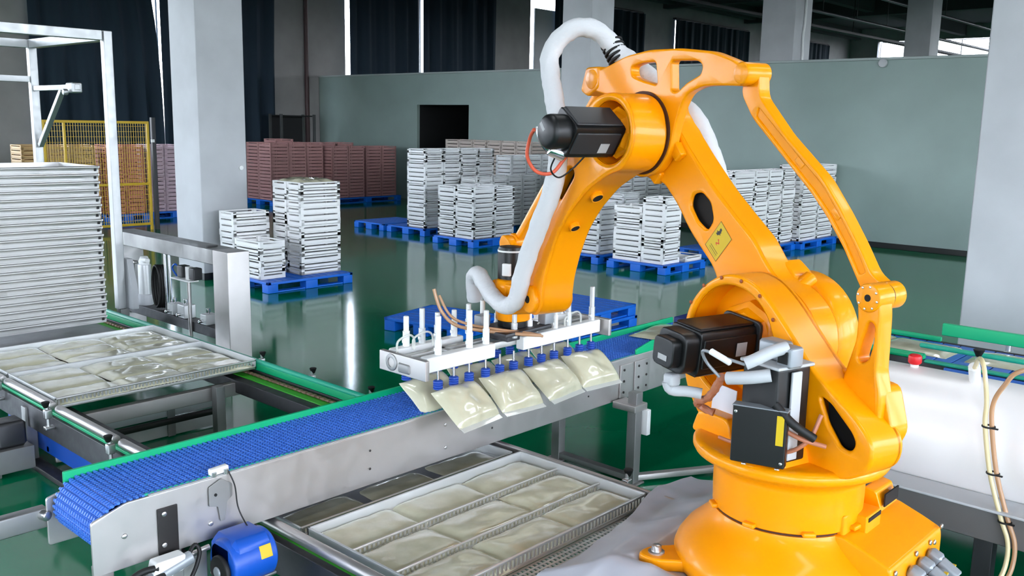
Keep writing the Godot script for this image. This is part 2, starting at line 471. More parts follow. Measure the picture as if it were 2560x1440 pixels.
func room():
	var b := MB.new(); b.span(P(-14, -0.3, -26.1), P(60, 0, 12.3)); struct("floor", b, M.floor, "glossy green epoxy floor of the packing hall")
	b = MB.new(); b.span(P(-14, 8.6, -26.1), P(60, 8.9, 12.3)); struct("ceiling", b, M.ceiling)
	var bw := [[-10.2, -3.4], [-0.2, 6.6], [9.75, 16.5], [19.65, 26.5], [28.9, 36.3], [39.4, 46.1], [49.2, 56.0]]
	wall_with_windows("wall_back", "x", -25.8, 0.3, -14, 60, bw, 1.0, 7.45, 8.6, M.wall)
	var fw := [[-12.5, -7], [-6, -0.5], [0.5, 6], [7, 12.5], [13.5, 18], [20, 27], [29, 36]]
	wall_with_windows("wall_front", "x", 12.3, 0.3, -14, 60, fw, 0.9, 6.4, 8.6, M.wall)
	wall_with_windows("wall_left", "z", -14.0, 0.3, -26.1, 12.3, [[-22, -16], [-14, -8], [2, 10]], 0.9, 6.4, 8.6, M.wall)
	wall_with_windows("wall_right", "z", 59.7, 0.3, -26.1, 12.3, [[-24, -17.5], [-16.5, -8.5], [-7.5, 4]], 4.2, 7.8, 8.6, M.wall)
	var n := 1
	for w in bw: window_unit(n, "x", -25.8, w[0], w[1], 1.0, 7.45); n += 1
	for w in fw: window_unit(n, "x", 12.3, w[0], w[1], 0.9, 6.4); n += 1
	for w in [[-22, -16], [-14, -8], [2, 10]]: window_unit(n, "z", -13.7, w[0], w[1], 0.9, 6.4); n += 1
	for w in [[-24, -17.5], [-16.5, -8.5], [-7.5, 4]]: window_unit(n, "z", 60.0, w[0], w[1], 4.2, 7.8); n += 1
	# navy curtains in front of the back windows, with slits of daylight between them
	curtain(9.55, 13.05, 0.95, 7.375, -25.62, "navy curtain left of the daylight slit behind the steel gantry", -0.55)
	curtain(13.07, 16.7, 0.95, 7.375, -25.60, "navy curtain partly hidden by the white pillar by the stainless gate", 0.18)
	curtain(19.70, 22.84, 0.95, 7.375, -25.62, "navy curtain between two daylight slits above the grey partition")
	curtain(22.96, 26.7, 0.95, 7.375, -25.62, "navy curtain right of the second daylight slit above the partition")
	curtain(30.2, 36.6, 0.95, 7.375, -25.62, "far navy curtain seen through the loop of the white hose")
	curtain(49.2, 56.2, 0.95, 7.375, -25.62, "last navy curtain at the far end of the back wall")
	curtain(39.2, 46.3, 0.95, 7.375, -25.62, "farthest navy curtain at the back right above the robot arm")
	for w in bw:
		b = MB.new(); b.span(P(w[0] - 0.2, 7.40, -25.80), P(w[1] + 0.2, 7.47, -25.66), 0.006); b.cyl(P(w[0] - 0.2, 7.40, -25.62), P(w[1] + 0.2, 7.40, -25.62), 0.02, 8); b.span(P(w[0] - 0.2, 7.40, -25.66), P(w[1] + 0.2, 7.44, -25.60))
		solo("curtain_rail", b, M.duct_dark, P(w[0], 7.4, -25.7), "dark curtain rail over the back windows, %s" % ["far left", "left, out of view", "behind the white pillar", "above the grey partition", "right of the hose loop", "above the truss of the robot", "at the far right end"][bw.find(w)], "rail", "curtain rails")
	# pipe and ledge on the bare pier
	b = MB.new(); b.cyl(P(18.0, 0, -25.66), P(18.0, 8.6, -25.66), 0.07, 12); solo("drain_pipe", b, M.pipe_red, P(18.0, 0, -25.66), "dark reddish vertical pipe on the grey back wall beside the curtains", "pipe")
	b = MB.new(); b.span(P(29.08, 0.9, -25.78), P(30.35, 6.9, -25.70), 0.01); solo("wall_panel", b, M.light_grey, P(29.6, 0.9, -25.75), "pale upright panel on the back wall seen beside the hose loop", "panel")
	# grey partition with its doorway
	b = MB.new()
	b.span(P(18.56, 0, -25.78), P(18.66, 3.66, -20.96)); b.span(P(18.56, 0, -18.80), P(18.66, 3.66, 12.0)); b.span(P(18.56, 2.79, -20.96), P(18.66, 3.66, -18.80))
	struct("wall_partition", b, M.partition, "long low grey-green partition wall behind the stacks")
	b = MB.new(); b.span(P(18.53, 3.66, -25.78), P(18.69, 3.71, 12.0), 0.006); struct("trim_1", b, M.partition_trim)
	b = MB.new(); b.span(P(18.52, 0, -18.80), P(18.56, 0.11, 12.0), 0.005); struct("baseboard_partition", b, M.skirting)
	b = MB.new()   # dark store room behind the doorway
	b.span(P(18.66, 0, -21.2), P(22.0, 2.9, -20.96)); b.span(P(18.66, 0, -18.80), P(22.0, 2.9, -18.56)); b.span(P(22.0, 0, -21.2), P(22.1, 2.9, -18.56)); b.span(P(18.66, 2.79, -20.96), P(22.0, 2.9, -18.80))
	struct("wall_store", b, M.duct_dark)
	b = MB.new(); b.cyl(P(18.50, 3.60, -7.32), P(18.56, 3.60, -7.32), 0.085, 20, 0.01); solo("round_fitting", b, M.light_grey, P(18.53, 3.6, -7.32), "small round grey fitting on the top edge of the partition", "fitting")
	# pillars
	var o = pillar(6.69, -12.12, 0.74, "white square pillar behind the stainless gate, nearest on the left")
	b = MB.new(); b.cyl(P(7.33, 1.59, -12.12), P(7.33, 1.59, -12.10), 0.035, 16, 0.005); obj("round_sensor", b, M.white_plastic, o)
	pillar(9.0, -1.92, 0.72, "wide pale pillar at the right edge behind the green guide rail")
	pillar(14.05, -11.03, 0.7, "grey pillar behind the loop of the white hose")
	var pl = pillar(22.0, -10.94, 0.9, "grey pillar beyond the partition with a bright vertical streak")
	b = MB.new(); b.tube(curve([P(22.42, 3.0, -10.90), P(22.44, 4.0, -10.90), P(22.40, 4.6, -10.90), P(22.46, 5.2, -10.90), P(22.44, 8.4, -10.90)], 4), 0.03, 8); obj("conduit", b, M.white_plastic, pl)
	pillar(31.0, -10.82, 0.8, "farthest dark grey pillar beyond the partition, near the bright windows")
	# beams and pipes under the ceiling
	for z in [-25.3, -19.0, -11.4, -3.0]:
		b = MB.new(); b.span(P(-14, 7.95, z - 0.2), P(60, 8.6, z + 0.2), 0.01)
		solo("ceiling_beam", b, M.ceiling, P(16, 7.95, z), "dark concrete beam running along under the ceiling", "beam", "long beams under the ceiling")
	for x in [14.4, 22.4, 31.4, 38.5, 46.2]:
		b = MB.new(); b.span(P(x - 0.2, 7.8, -25.8), P(x + 0.2, 8.58, 12), 0.01)
		solo("cross_beam", b, M.ceiling, P(x, 7.8, -7), "dark cross beam under the ceiling between the pillars", "beam", "cross beams under the ceiling")
	var pi := 0
	for q in [[-17.0, 6.9, 0.07], [-14.5, 7.2, 0.06], [-9.2, 7.1, 0.08], [-8.6, 6.75, 0.06], [-6.0, 7.05, 0.07]]:
		b = MB.new(); b.cyl(P(19.2, q[1], q[0]), P(59.6, q[1], q[0]), q[2], 10)
		for k in 8: b.span(P(20.0 + k * 3.3, q[1], q[0] - 0.012), P(20.03 + k * 3.3, 8.6, q[0] + 0.012))
		solo("ceiling_pipe", b, M.duct, P(30, q[1], q[0]), "thin grey pipe under the far ceiling, %s of five counted from the window wall" % ORD2[pi], "pipe", "pipes hung under the far ceiling"); pi += 1
	for q in [[-18.5, 6.6], [-7.2, 6.5]]:
		b = MB.new(); b.span(P(20, q[1], q[0] - 0.18), P(59.6, q[1] + 0.12, q[0] + 0.18), 0.01)
		for k in 6: b.span(P(22.0 + k * 4.2, q[1] + 0.12, q[0] - 0.015), P(22.03 + k * 4.2, 8.58, q[0] + 0.015))
		solo("cable_tray", b, M.duct_dark, P(30, q[1], q[0]), "dark cable tray under the far ceiling, %s" % ("nearer the window wall" if q[0] < -10 else "right of the far pillars"), "cable tray", "cable trays under the far ceiling")

# ---------------------------------------------------------------- pallets, crates and trays
const ORD := ["top", "second", "third", "fourth", "fifth", "sixth", "seventh", "eighth", "ninth", "tenth", "eleventh", "twelfth", "thirteenth", "fourteenth", "fifteenth", "sixteenth", "seventeenth", "eighteenth", "nineteenth"]
var crate_cache := {}

func crate_shape(sx: float, h: float, sz: float) -> MB:
	var b := MB.new(); var w := 0.012; var hx := sx / 2; var hz := sz / 2
	b.span(P(-hx, 0.004, -hz), P(hx, 0.014, hz))
	for s in [-1.0, 1.0]:
		for r in [[0.004, 0.56], [0.80, 0.985]]:
			b.span(P(-hx, h * r[0], s * hz), P(hx, h * r[1], s * (hz - w)))
			b.span(P(s * hx, h * r[0], -hz), P(s * (hx - w), h * r[1], hz))
		for k in [-1.0, 1.0]:
			b.span(P(k * hx, 0.002, s * hz), P(k * (hx - 0.05), h * 0.99, s * (hz - 0.05)))
	return b
func crate_mesh(sx: float, h: float, sz: float) -> ArrayMesh:
	var k := Vector3(sx, h, sz)
	if not crate_cache.has(k): crate_cache[k] = crate_shape(sx - 0.006, h, sz - 0.006).mesh(Vector3.ZERO, 0.0)
	return crate_cache[k]
# one column of crates, every crate a thing of its own; x0, z0 is its corner nearest the camera
func column(x0: float, z0: float, sx: float, sz: float, n: int, h: float, m: Material, where: String, group: String, colour := "white"):
	var r := RandomNumberGenerator.new(); r.seed = int(x0 * 100) * 31 + int(-z0 * 100)
	for k in n:
		var at := P(x0 + sx / 2 + r.randf_range(-0.004, 0.004), 0.152 + k * h, z0 - sz / 2 + r.randf_range(-0.004, 0.004))
		var o := inst(crate_mesh(sx, h, sz), "plastic_crate", m, self, Transform3D(Basis(UP, r.randf_range(-0.006, 0.006)), at))
		var i := n - 1 - k
		tag(o, "%s slatted crate, %s, %s" % [colour, "topmost" if i == 0 else "lowest" if k == 0 else ORD[i] + " from top", where], "crate", group)
func crate_block(cells: Array, h: float, m: Material, label: String):
	var b := MB.new(); var r := RandomNumberGenerator.new(); r.seed = cells.size() * 77 + int(cells[0][0] * 10)
	for c in cells:
		var s := crate_shape(c[2] - 0.006, h, c[3] - 0.006)
		for k in int(c[4]): b.put(s, Transform3D(Basis(UP, r.randf_range(-0.006, 0.006)), P(c[0] + c[2] / 2, 0.152 + k * h, c[1] - c[3] / 2)))
	var at := P(cells[0][0] + 0.5, 0.15, cells[0][1] - 0.3)
	var o := inst(b.mesh(at, 0.0), "crate_stack_block", m, self, Transform3D(Basis.IDENTITY, at))
	tag(o, label, "crates", "", "stuff")
func pallet(x0: float, z0: float, sx: float, sz: float, label: String, h := 0.15, y := 0.0, turn := 0.0):
	var at := P(x0 + sx / 2, y, z0 - sz / 2)
	var o := thing("plastic_pallet", label, "pallet", at, "blue plastic pallets")
	o.rotation.y = turn
	org = Vector3.ZERO
	var hx := sx / 2; var hz := sz / 2
	var n := int(round(sx / 0.13))
	var rim := MB.new()
	for s in [-1.0, 1.0]:
		rim.span(P(-hx, h - 0.035, s * hz), P(hx, h, s * (hz - 0.05)), 0.004); rim.span(P(s * hx, h - 0.035, -hz), P(s * (hx - 0.05), h, hz), 0.004)
	obj("deck_rim", rim, M.pallet, o)
	for i in n: part_box("deck_slat", P(-hx + 0.05 + (sx - 0.1) * i / n + 0.012, h - 0.025, -hz + 0.05), P(-hx + 0.05 + (sx - 0.1) * (i + 1) / n - 0.012, h - 0.002, hz - 0.05), M.pallet, o, 0.003)
	for i in [-1, 0, 1]:
		for j in [-1, 0, 1]:
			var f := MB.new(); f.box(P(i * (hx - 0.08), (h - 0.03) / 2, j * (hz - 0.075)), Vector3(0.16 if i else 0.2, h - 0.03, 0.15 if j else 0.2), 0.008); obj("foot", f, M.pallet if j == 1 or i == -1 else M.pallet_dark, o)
	for j in [-1, 0, 1]: part_box("runner", P(-hx + 0.005, 0, j * (hz - 0.075) - 0.055), P(hx - 0.005, 0.022, j * (hz - 0.075) + 0.055), M.pallet, o, 0.004)

func stacks():
	# nearest pallet, by the stainless gate
	pallet(6.76, -10.6, 1.40, 1.36, "blue pallet under the tall crate stack beside the stainless gate")
	var g := "white crates on the pallet by the stainless gate"
	column(7.457, -10.83, 0.675, 0.345, 15, 0.086, M.crate, "tall near-left stack, front column", g)
	column(7.457, -11.175, 0.675, 0.345, 15, 0.086, M.crate, "tall near-left stack, rear column", g)
	column(6.81, -10.85, 0.395, 0.645, 6, 0.086, M.crate, "short stack beside the stainless gate post", g)
	column(6.84, -11.55, 0.58, 0.38, 10, 0.086, M.crate, "half-hidden stack behind the short gate stack", g)
	var b := pillow(0.62, 0.6, 0.05, 5, 0.4)
	var o := inst(b.mesh(), "film_sheet", M.bag, self, Transform3D(Basis.IDENTITY, P(7.79, 1.425, -11.18))); tag(o, "crumpled pale film lying on top of the tall near-left crate stack", "film")
	# middle group
	pallet(12.12, -12.12, 1.25, 1.12, "blue pallet under the wide white crate stack at picture centre")
	g = "white crates of the centre front stack"
	for i in 2:
		for j in 2: column(12.2 + i * 0.56, -12.2 - j * 0.49, 0.56, 0.49, 11, 0.0873, M.crate_grey, "centre front stack, %s column" % [["front left", "rear left"], ["front right", "rear right"]][i][j], g)
	pallet(12.62, -14.02, 1.1, 1.2, "blue pallet under the tall left end of the centre crates")
	pallet(13.74, -14.02, 1.1, 1.2, "blue pallet behind the centre front stack, second from left")
	pallet(12.60, -15.3, 1.2, 1.0, "empty blue pallet sticking out left of the centre crates")
	g = "white crates of the tall stacks behind the centre stack"
	for i in 4: column(12.7 + i * 0.5, -14.09, 0.5, 0.56, 18, 0.0893, M.crate_grey, "tall row behind the centre stack, %s column" % ["leftmost", "second", "third", "rightmost"][i], g)
	crate_block([[13.5, -13.4, 0.46, 0.5, 12], [13.96, -13.4, 0.46, 0.5, 12], [14.42, -13.4, 0.46, 0.5, 12], [14.88, -13.4, 0.46, 0.5, 12]], 0.0873, M.crate_grey, "grey-white crates stacked behind the centre front stack, tops showing")
	crate_block([[15.6, -14.4, 0.52, 0.5, 16], [16.12, -14.4, 0.52, 0.5, 16], [16.64, -14.4, 0.52, 0.5, 16], [17.16, -14.4, 0.52, 0.5, 16]], 0.0893, M.crate_grey, "white crate stacks left of the robot motor, in front of the partition")
	crate_block([[17.6, -15.6, 0.6, 0.52, 19], [17.6, -16.12, 0.6, 0.52, 19], [17.6, -16.64, 0.6, 0.52, 19], [17.6, -17.16, 0.6, 0.52, 19], [17.6, -17.68, 0.6, 0.52, 19], [17.6, -18.2, 0.6, 0.52, 19]], 0.0893, M.crate_beige, "greyish beige crate row against the partition beside the dark doorway")
	pallet(13.45, -13.36, 1.2, 0.6, "blue pallet squeezed between the centre stack rows")
	pallet(15.55, -14.3, 2.2, 0.8, "blue pallet far behind, left of the robot forearm")
	pallet(17.5, -15.5, 0.8, 3.3, "long blue pallet row against the partition by the doorway")
	# right of the forearm
	pallet(12.2, -7.95, 1.2, 1.15, "blue pallet seen between the robot forearm and upper arm")
	g = "white crates between the robot forearm and upper arm"
	column(12.27, -8.05, 0.48, 0.425, 12, 0.0873, M.crate, "stack framed by the robot arms, taller right column", g)
	column(12.27, -8.475, 0.48, 0.555, 10, 0.0885, M.crate, "stack framed by the robot arms, lower left column", g)
	column(12.82, -7.98, 0.5, 0.46, 1, 0.0873, M.crate, "lone crate beside the stack framed by the arms", g)
	pallet(12.3, -9.35, 1.2, 1.1, "blue pallet half hidden behind the orange forearm")
	column(12.4, -9.42, 0.5, 0.6, 10, 0.0873, M.crate_grey, "column half hidden at the forearm's right edge", g)
	crate_block([[14.9, -10.9, 0.5, 0.5, 14], [15.4, -10.9, 0.5, 0.5, 14], [15.9, -10.9, 0.5, 0.5, 15], [14.9, -11.4, 0.5, 0.5, 15], [16.4, -10.9, 0.5, 0.5, 14], [14.3, -10.3, 0.5, 0.5, 10], [13.6, -10.3, 0.6, 0.5, 8]], 0.0893, M.crate_grey, "shaded crate stacks seen behind the forearm with round holes")
	pallet(14.88, -10.78, 2.1, 1.2, "wide blue pallet under the shaded stacks behind the forearm")
	pallet(13.5, -10.2, 1.35, 0.75, "blue pallet under the low shaded stacks behind the forearm")
	# right of the upper arm
	g = "white crates between the upper arm and the rear rod"
	pallet(16.9, -7.95, 1.6, 1.1, "blue pallet by the partition inside the curve of the rear rod")
	pallet(14.4, -8.05, 2.45, 1.1, "blue pallet hidden behind the robot upper arm")
	for i in 2: column(16.97 + i * 0.76, -8.05, 0.75, 0.5, 17, 0.0862, M.crate, "%s column by the partition inside the rear rod curve" % ["left", "right"][i], g)
	for i in 4: column([14.55, 15.3, 15.82, 16.36][i], -8.15, [0.74, 0.51, 0.53, 0.53][i], 0.5, 16, 0.0868, M.crate, "stack right of the upper arm, %s column" % ["leftmost", "second", "third", "fourth"][i], g)
	# pink rows along the window wall
	crate_block([[13.9, -21.5, 0.56, 0.6, 17], [14.46, -21.5, 0.56, 0.6, 17], [15.02, -21.5, 0.56, 0.6, 17], [13.9, -22.1, 0.56, 0.6, 17], [14.46, -22.1, 0.56, 0.6, 18], [15.02, -22.1, 0.56, 0.6, 17]], 0.0893, M.crate_pink, "dusky pink crate stacks just right of the white pillar")
	crate_block([[15.66, -21.2, 0.56, 0.6, 16], [16.22, -21.2, 0.56, 0.6, 16], [16.84, -21.2, 0.56, 0.6, 16], [17.4, -21.2, 0.56, 0.6, 16], [15.66, -21.8, 0.56, 0.6, 17], [16.3, -21.8, 0.56, 0.6, 17]], 0.0893, M.crate_pink, "darker pink crate stacks in the corner by the partition")
	crate_block([[10.0, -20.4, 0.38, 0.6, 17], [10.38, -20.4, 0.38, 0.6, 17], [10.76, -20.4, 0.38, 0.6, 16]], 0.0893, M.crate_rose, "rose crate stack between yellow fence and white pillar")
	crate_block([[9.0, -20.3, 0.42, 0.6, 17], [9.42, -20.3, 0.42, 0.6, 17]], 0.0893, M.crate_orange, "salmon crate stack behind the right end of the yellow fence")
	crate_block([[7.3, -20.4, 0.5, 0.6, 17], [7.8, -20.4, 0.5, 0.6, 17], [8.3, -20.4, 0.5, 0.6, 17], [6.2, -20.4, 0.5, 0.6, 16], [5.7, -20.4, 0.5, 0.6, 16]], 0.0893, M.crate_tan, "tan crate stacks seen through the yellow mesh")
	pallet(13.85, -21.4, 1.8, 1.4, "blue pallet under the dusky pink stacks right of the pillar"); pallet(15.66, -21.1, 2.4, 1.4, "blue pallet under the darker pink stacks in the corner")
	pallet(9.95, -20.3, 1.25, 0.9, "blue pallet under the rose stack left of the pillar"); pallet(8.9, -20.2, 1.0, 0.9, "blue pallet under the salmon stack behind the fence")
	# loose empty pallets on the floor behind the belt
	pallet(7.62, -6.1, 1.2, 1.0, "empty blue pallet right behind the gripper, lower of two", 0.13)
	pallet(7.60, -6.1, 1.2, 1.0, "empty blue pallet right behind the gripper, upper of two", 0.13, 0.131, 0.03)
	pallet(6.6, -7.0, 0.9, 1.0, "empty blue pallet left behind the gripper hose", 0.15, 0.0, 0.2)
	# small dark shelf unit by the window wall
	var rk := thing("rack", "small dark rack standing by the back wall above the pink crates", "rack", P(16.9, 0, -24.9))
	for q in [[16.3, -24.6], [17.5, -24.6], [16.3, -25.2], [17.5, -25.2]]: part_box("post", P(q[0] - 0.04, 0, q[1] - 0.03), P(q[0] + 0.04, 2.45, q[1] + 0.03), M.duct, rk)
	for y in [0.3, 1.2, 2.38]: part_box("shelf", P(16.34, y, -25.17), P(17.46, y + 0.04, -24.63), M.duct_dark, rk)
	part_box("back_panel", P(16.34, 0.34, -25.2), P(17.46, 2.38, -25.18), M.duct_dark, rk)

# a flat filled bag: sx by sz, lying on y = 0, its edge sealed and thin
func pillow(sx: float, sz: float, h: float, seed_: int, rough := 0.25, nx := 18, nz := 14) -> MB:
	var f := FastNoiseLite.new(); f.seed = seed_; f.frequency = 4.5; f.fractal_octaves = 2
	var b := MB.new()
	var top := func(i: int, j: int) -> Vector3:
		var u := 2.0 * i / nx - 1.0; var v := 2.0 * j / nz - 1.0
		var e := pow(maxf(0.0, 1.0 - pow(absf(u), 6.0)), 0.6) * pow(maxf(0.0, 1.0 - pow(absf(v), 5.0)), 0.6)
		var n := f.get_noise_2d(u * sx * 0.5 + seed_, v * sz * 0.5)
		return P(u * sx / 2 * (1.0 - 0.02 * n), 0.003 + h * e * (1.0 + rough * n * 1.6), v * sz / 2 * (1.0 + 0.03 * n))
	for i in nx:
		for j in nz:
			var p: Vector3 = top.call(i, j); var q: Vector3 = top.call(i, j + 1); var r: Vector3 = top.call(i + 1, j + 1); var s: Vector3 = top.call(i + 1, j)
			b.quad(p, q, r, s)
			b.quad(P(p.x, minf(0.0, 0.0), p.z), P(s.x, 0, s.z), P(r.x, 0, r.z), P(q.x, 0, q.z))
	for i in nx:
		for j in [0, nz]:
			var p: Vector3 = top.call(i, j); var s: Vector3 = top.call(i + 1, j)
			if j == 0: b.quad(P(p.x, 0, p.z), p, s, P(s.x, 0, s.z))
			else: b.quad(p, P(p.x, 0, p.z), P(s.x, 0, s.z), s)
	for j in nz:
		for i in [0, nx]:
			var p: Vector3 = top.call(i, j); var s: Vector3 = top.call(i, j + 1)
			if i == 0: b.quad(p, P(p.x, 0, p.z), P(s.x, 0, s.z), s)
			else: b.quad(P(p.x, 0, p.z), p, s, P(s.x, 0, s.z))
	return b
var bag_meshes := []
func bag_thing(at: Vector3, bs: Basis, k: int, label: String, group: String) -> Node3D:
	var o := thing("vacuum_bag", label, "bag", at, group)
	o.basis = bs
	inst(bag_meshes[k % bag_meshes.size()], "filling", M.bag, o)
	return o

# shallow metal tray with a slotted lip; sx along x, sz along z
func tray_parts(o: Node3D, c: Vector3, sx: float, sz: float, h: float, dividers := []):
	var x0 := c.x - sx / 2; var x1 := c.x + sx / 2; var z0 := c.z - sz / 2; var z1 := c.z + sz / 2; var y := c.y
	org = c
	part_box("tray_floor", P(x0 + 0.01, y, z0 + 0.01), P(x1 - 0.01, y + 0.006, z1 - 0.01), M.alu, o, 0.0)
	for q in [[P(x0, y, z0), P(x0 + 0.014, y + h, z1)], [P(x1 - 0.014, y, z0), P(x1, y + h, z1)], [P(x0, y, z0), P(x1, y + h, z0 + 0.014)]]: part_box("side_wall", q[0], q[1], M.alu_light, o, 0.003)
	var lip := MB.new(); var n := int(sx / 0.026)      # front wall: two rails and studs, open slots between
	lip.span(P(x0, y, z1 - 0.014), P(x1, y + h * 0.28, z1), 0.003); lip.span(P(x0, y + h * 0.74, z1 - 0.014), P(x1, y + h * 0.94, z1), 0.003)
	for i in n: lip.span(P(x0 + 0.02 + (sx - 0.04) * i / n, y + h * 0.28, z1 - 0.011), P(x0 + 0.02 + (sx - 0.04) * i / n + 0.012, y + h * 0.74, z1 - 0.003))
	obj("slotted_front", lip, M.alu, o)
	for d in dividers:
		var dv := MB.new()
		dv.span(P(x0 + 0.014, y + 0.006, d - 0.004), P(x1 - 0.014, y + 0.02, d + 0.004)); dv.span(P(x0 + 0.014, y + 0.042, d - 0.004), P(x1 - 0.014, y + 0.055, d + 0.004), 0.002)
		for i in n: dv.span(P(x0 + 0.02 + (sx - 0.04) * i / n, y + 0.02, d - 0.003), P(x0 + 0.02 + (sx - 0.04) * i / n + 0.012, y + 0.042, d + 0.003))
		obj("divider", dv, M.alu, o)

func tray_line():
	for i in 6: bag_meshes.append(pillow(0.470, 0.281, 0.030, 11 + i, 0.12).mesh())
	var r := RandomNumberGenerator.new(); r.seed = 4
	# tray in front, under the belt: nine bags
	var t := thing("metal_tray", "aluminium tray of nine milky bags in the foreground by the robot base", "tray", P(2.976, 0.431, -2.872), "aluminium trays")
	tray_parts(t, P(2.976, 0.431, -2.872), 1.42, 0.84, 0.076, [-3.014, -2.730])
	for j in 3:
		for i in 3:
			bag_thing(P(2.507 + i * 0.4665 + r.randf_range(-0.006, 0.006), 0.441, -3.156 + j * 0.283 + r.randf_range(-0.005, 0.005)), Basis(UP, r.randf_range(-0.03, 0.03) + (PI if r.randf() > 0.5 else 0.0)) * Basis(Vector3.RIGHT, 0.02), i + j * 3, "milky bag in the foreground tray, %s of the %s row" % [["left", "middle", "right"][i], ["far", "middle", "near"][j]], "milky bags in the foreground tray")
	# tray behind it, mostly hidden below the belt
	t = thing("metal_tray", "aluminium tray half hidden under the blue belt frame", "tray", P(2.976, 0.431, -3.771), "aluminium trays")
	tray_parts(t, P(2.976, 0.405, -3.771), 1.42, 0.84, 0.055)
	for j in 3:
		for i in 3: bag_thing(P(2.507 + i * 0.4665, 0.413, -4.05 + j * 0.28), Basis(UP, r.randf_range(-0.02, 0.02)) , i + j + 2, "milky bag under the belt frame, %s of the %s row" % [["left", "middle", "right"][i], ["far", "middle", "near"][j]], "milky bags in the tray under the belt")
	# two trays on the left
	for k in 2:
		var zc := -6.382 - k * 0.812
		t = thing("metal_tray", ["aluminium tray of milky bags at the left, nearest the open frame", "aluminium tray of milky bags at the left, next to the tray stack"][k], "tray", P(2.965, 0.447, zc), "aluminium trays")
		tray_parts(t, P(2.965, 0.447, zc), 1.46, 0.80, 0.078)
		for j in 3:
			for i in 3: bag_thing(P(2.485 + i * 0.474 + r.randf_range(-0.01, 0.01), 0.460 + r.randf() * 0.014, zc - 0.262 + j * 0.262), Basis(UP, r.randf_range(-0.07, 0.07) + (PI if r.randf() > 0.5 else 0.0)), i * 2 + j + k, "milky bag in the %s left tray, %s of the %s row" % [["nearer", "farther"][k], ["left", "middle", "right"][i], ["far", "middle", "near"][j]], "milky bags in the left trays")
	# stack of empty trays at the left edge
	var n := 21; var th := 0.0634
	var tx0 := 1.94; var tx1 := 3.395; var z1 := -7.826; var z0 := -8.611
	var body := MB.new()
	body.span(P(tx0, 0.0, z0), P(tx1, 0.006, z1))
	var pr := PackedVector2Array([V(-0.013, 0.0), V(0.0, 0.004), V(0.002, 0.018), V(0.002, 0.038), V(0.008, 0.044), V(0.012, 0.050), V(0.011, 0.056), V(0.006, 0.0605), V(-0.013, 0.0605)])
	for s in [0, 1]:
		var fx := Transform3D(Basis(Vector3(0, 0, 1 if s == 0 else -1), Vector3.UP, Vector3(-1 if s == 0 else 1, 0, 0)), P(tx0 if s == 1 else tx1, 0, z1 if s == 0 else z0))
		body.ext(pr, 0.0, tx1 - tx0, 0.0, [], fx)
		fx = Transform3D(Basis(Vector3(1 if s == 0 else -1, 0, 0), Vector3.UP, Vector3(0, 0, 1 if s == 0 else -1)), P(tx1 if s == 0 else tx0, 0, z0 if s == 0 else z1))
		body.ext(pr, 0.0, z1 - z0, 0.0, [], fx)
	var hole := MB.new(); hole.box(P(tx1 - 0.028, 0.03, z1 + 0.006), Vector3(0.022, 0.022, 0.006), 0.004)  # solid block on the rim, no real hole
	var bm := body.mesh(P(2.67, 0, -8.218), 50.0); var hm := hole.mesh(P(2.67, 0, -8.218))
	for k in n:
		var at := P(2.67 + r.randf_range(-0.006, 0.006), 0.556 + k * th, -8.218 + r.randf_range(-0.004, 0.004))
		var o := thing("metal_tray", "empty aluminium tray in the tall left stack, %s" % ("topmost" if k == n - 1 else "lowest" if k == 0 else (ORD[n - 1 - k] + " from top" if n - 1 - k < 11 else ORD[k] + " from bottom")), "tray", at, "aluminium trays in the tall left stack")
		inst(bm, "tray_body", M.alu_stack, o)
		inst(hm, "handle_shade_block", M.black_matt, o)  # black block: the dark of a handle hole painted on
	# the tray conveyor: frame, rails, chains
	var c := thing("tray_conveyor", "steel tray conveyor running under the blue belt, with rails and chains", "conveyor", P(3.030, 0, -5.886))
	for z in [[-9.8, -2.2]]:
		part_box("side_channel", P(3.70, 0.27, z[0]), P(3.745, 0.43, z[1]), M.dark_steel, c); part_box("side_channel", P(2.18, 0.27, z[0]), P(2.224, 0.43, z[1]), M.dark_steel, c)
		part_box("chain_guide", P(3.58, 0.387, z[0]), P(3.70, 0.409, z[1]), M.lime, c); part_box("chain_guide", P(2.235, 0.387, z[0]), P(2.32, 0.409, z[1]), M.lime, c)
		part_box("inner_channel", P(3.50, 0.305, z[0]), P(3.58, 0.403, z[1]), M.dark_steel, c); part_box("inner_channel", P(2.32, 0.305, z[0]), P(2.387, 0.403, z[1]), M.dark_steel, c)
	for s in [3.65, 2.289]:
		var ch := MB.new()
		for k in int((9.8 - 2.25) / 0.054):
			var z := -9.8 + k * 0.054
			ch.box(P(s, 0.420, z + 0.027), Vector3(0.03, 0.018, 0.036), 0.005); ch.box(P(s, 0.418, z + 0.054), Vector3(0.018, 0.01, 0.03))
		var cho := obj("chain", ch, M.chain, c); tag(cho, "brownish link chain", "", "", "stuff")
	var rail := MB.new(); rail.cyl(P(3.728, 0.490, -9.810), P(3.728, 0.490, -4.306), 0.022, 12); obj("guide_rail", rail, M.teal, c)
	rail = MB.new(); rail.cyl(P(3.728, 0.490, -4.30), P(3.728, 0.490, -2.235), 0.013, 12); rail.span(P(3.722, 0.403, -4.30), P(3.735, 0.488, -2.235)); obj("guide_rail", rail, M.steel, c)
	part_box("rail_strip", P(3.704, 0.431, -9.810), P(3.724, 0.483, -4.306), M.green, c)
	for q in [[-9.81, -6.77], [-6.70, -5.92], [-5.84, -5.04], [-4.97, -4.3], [-4.2, -2.6]]:
		rail = MB.new(); rail.cyl(P(2.202, 0.491, q[0]), P(2.202, 0.491, q[1]), 0.026, 14, 0.004); obj("guide_rail", rail, M.steel, c)
	part_box("rail_strip", P(2.202, 0.371, -9.810), P(2.235, 0.447, -4.316), M.green, c)
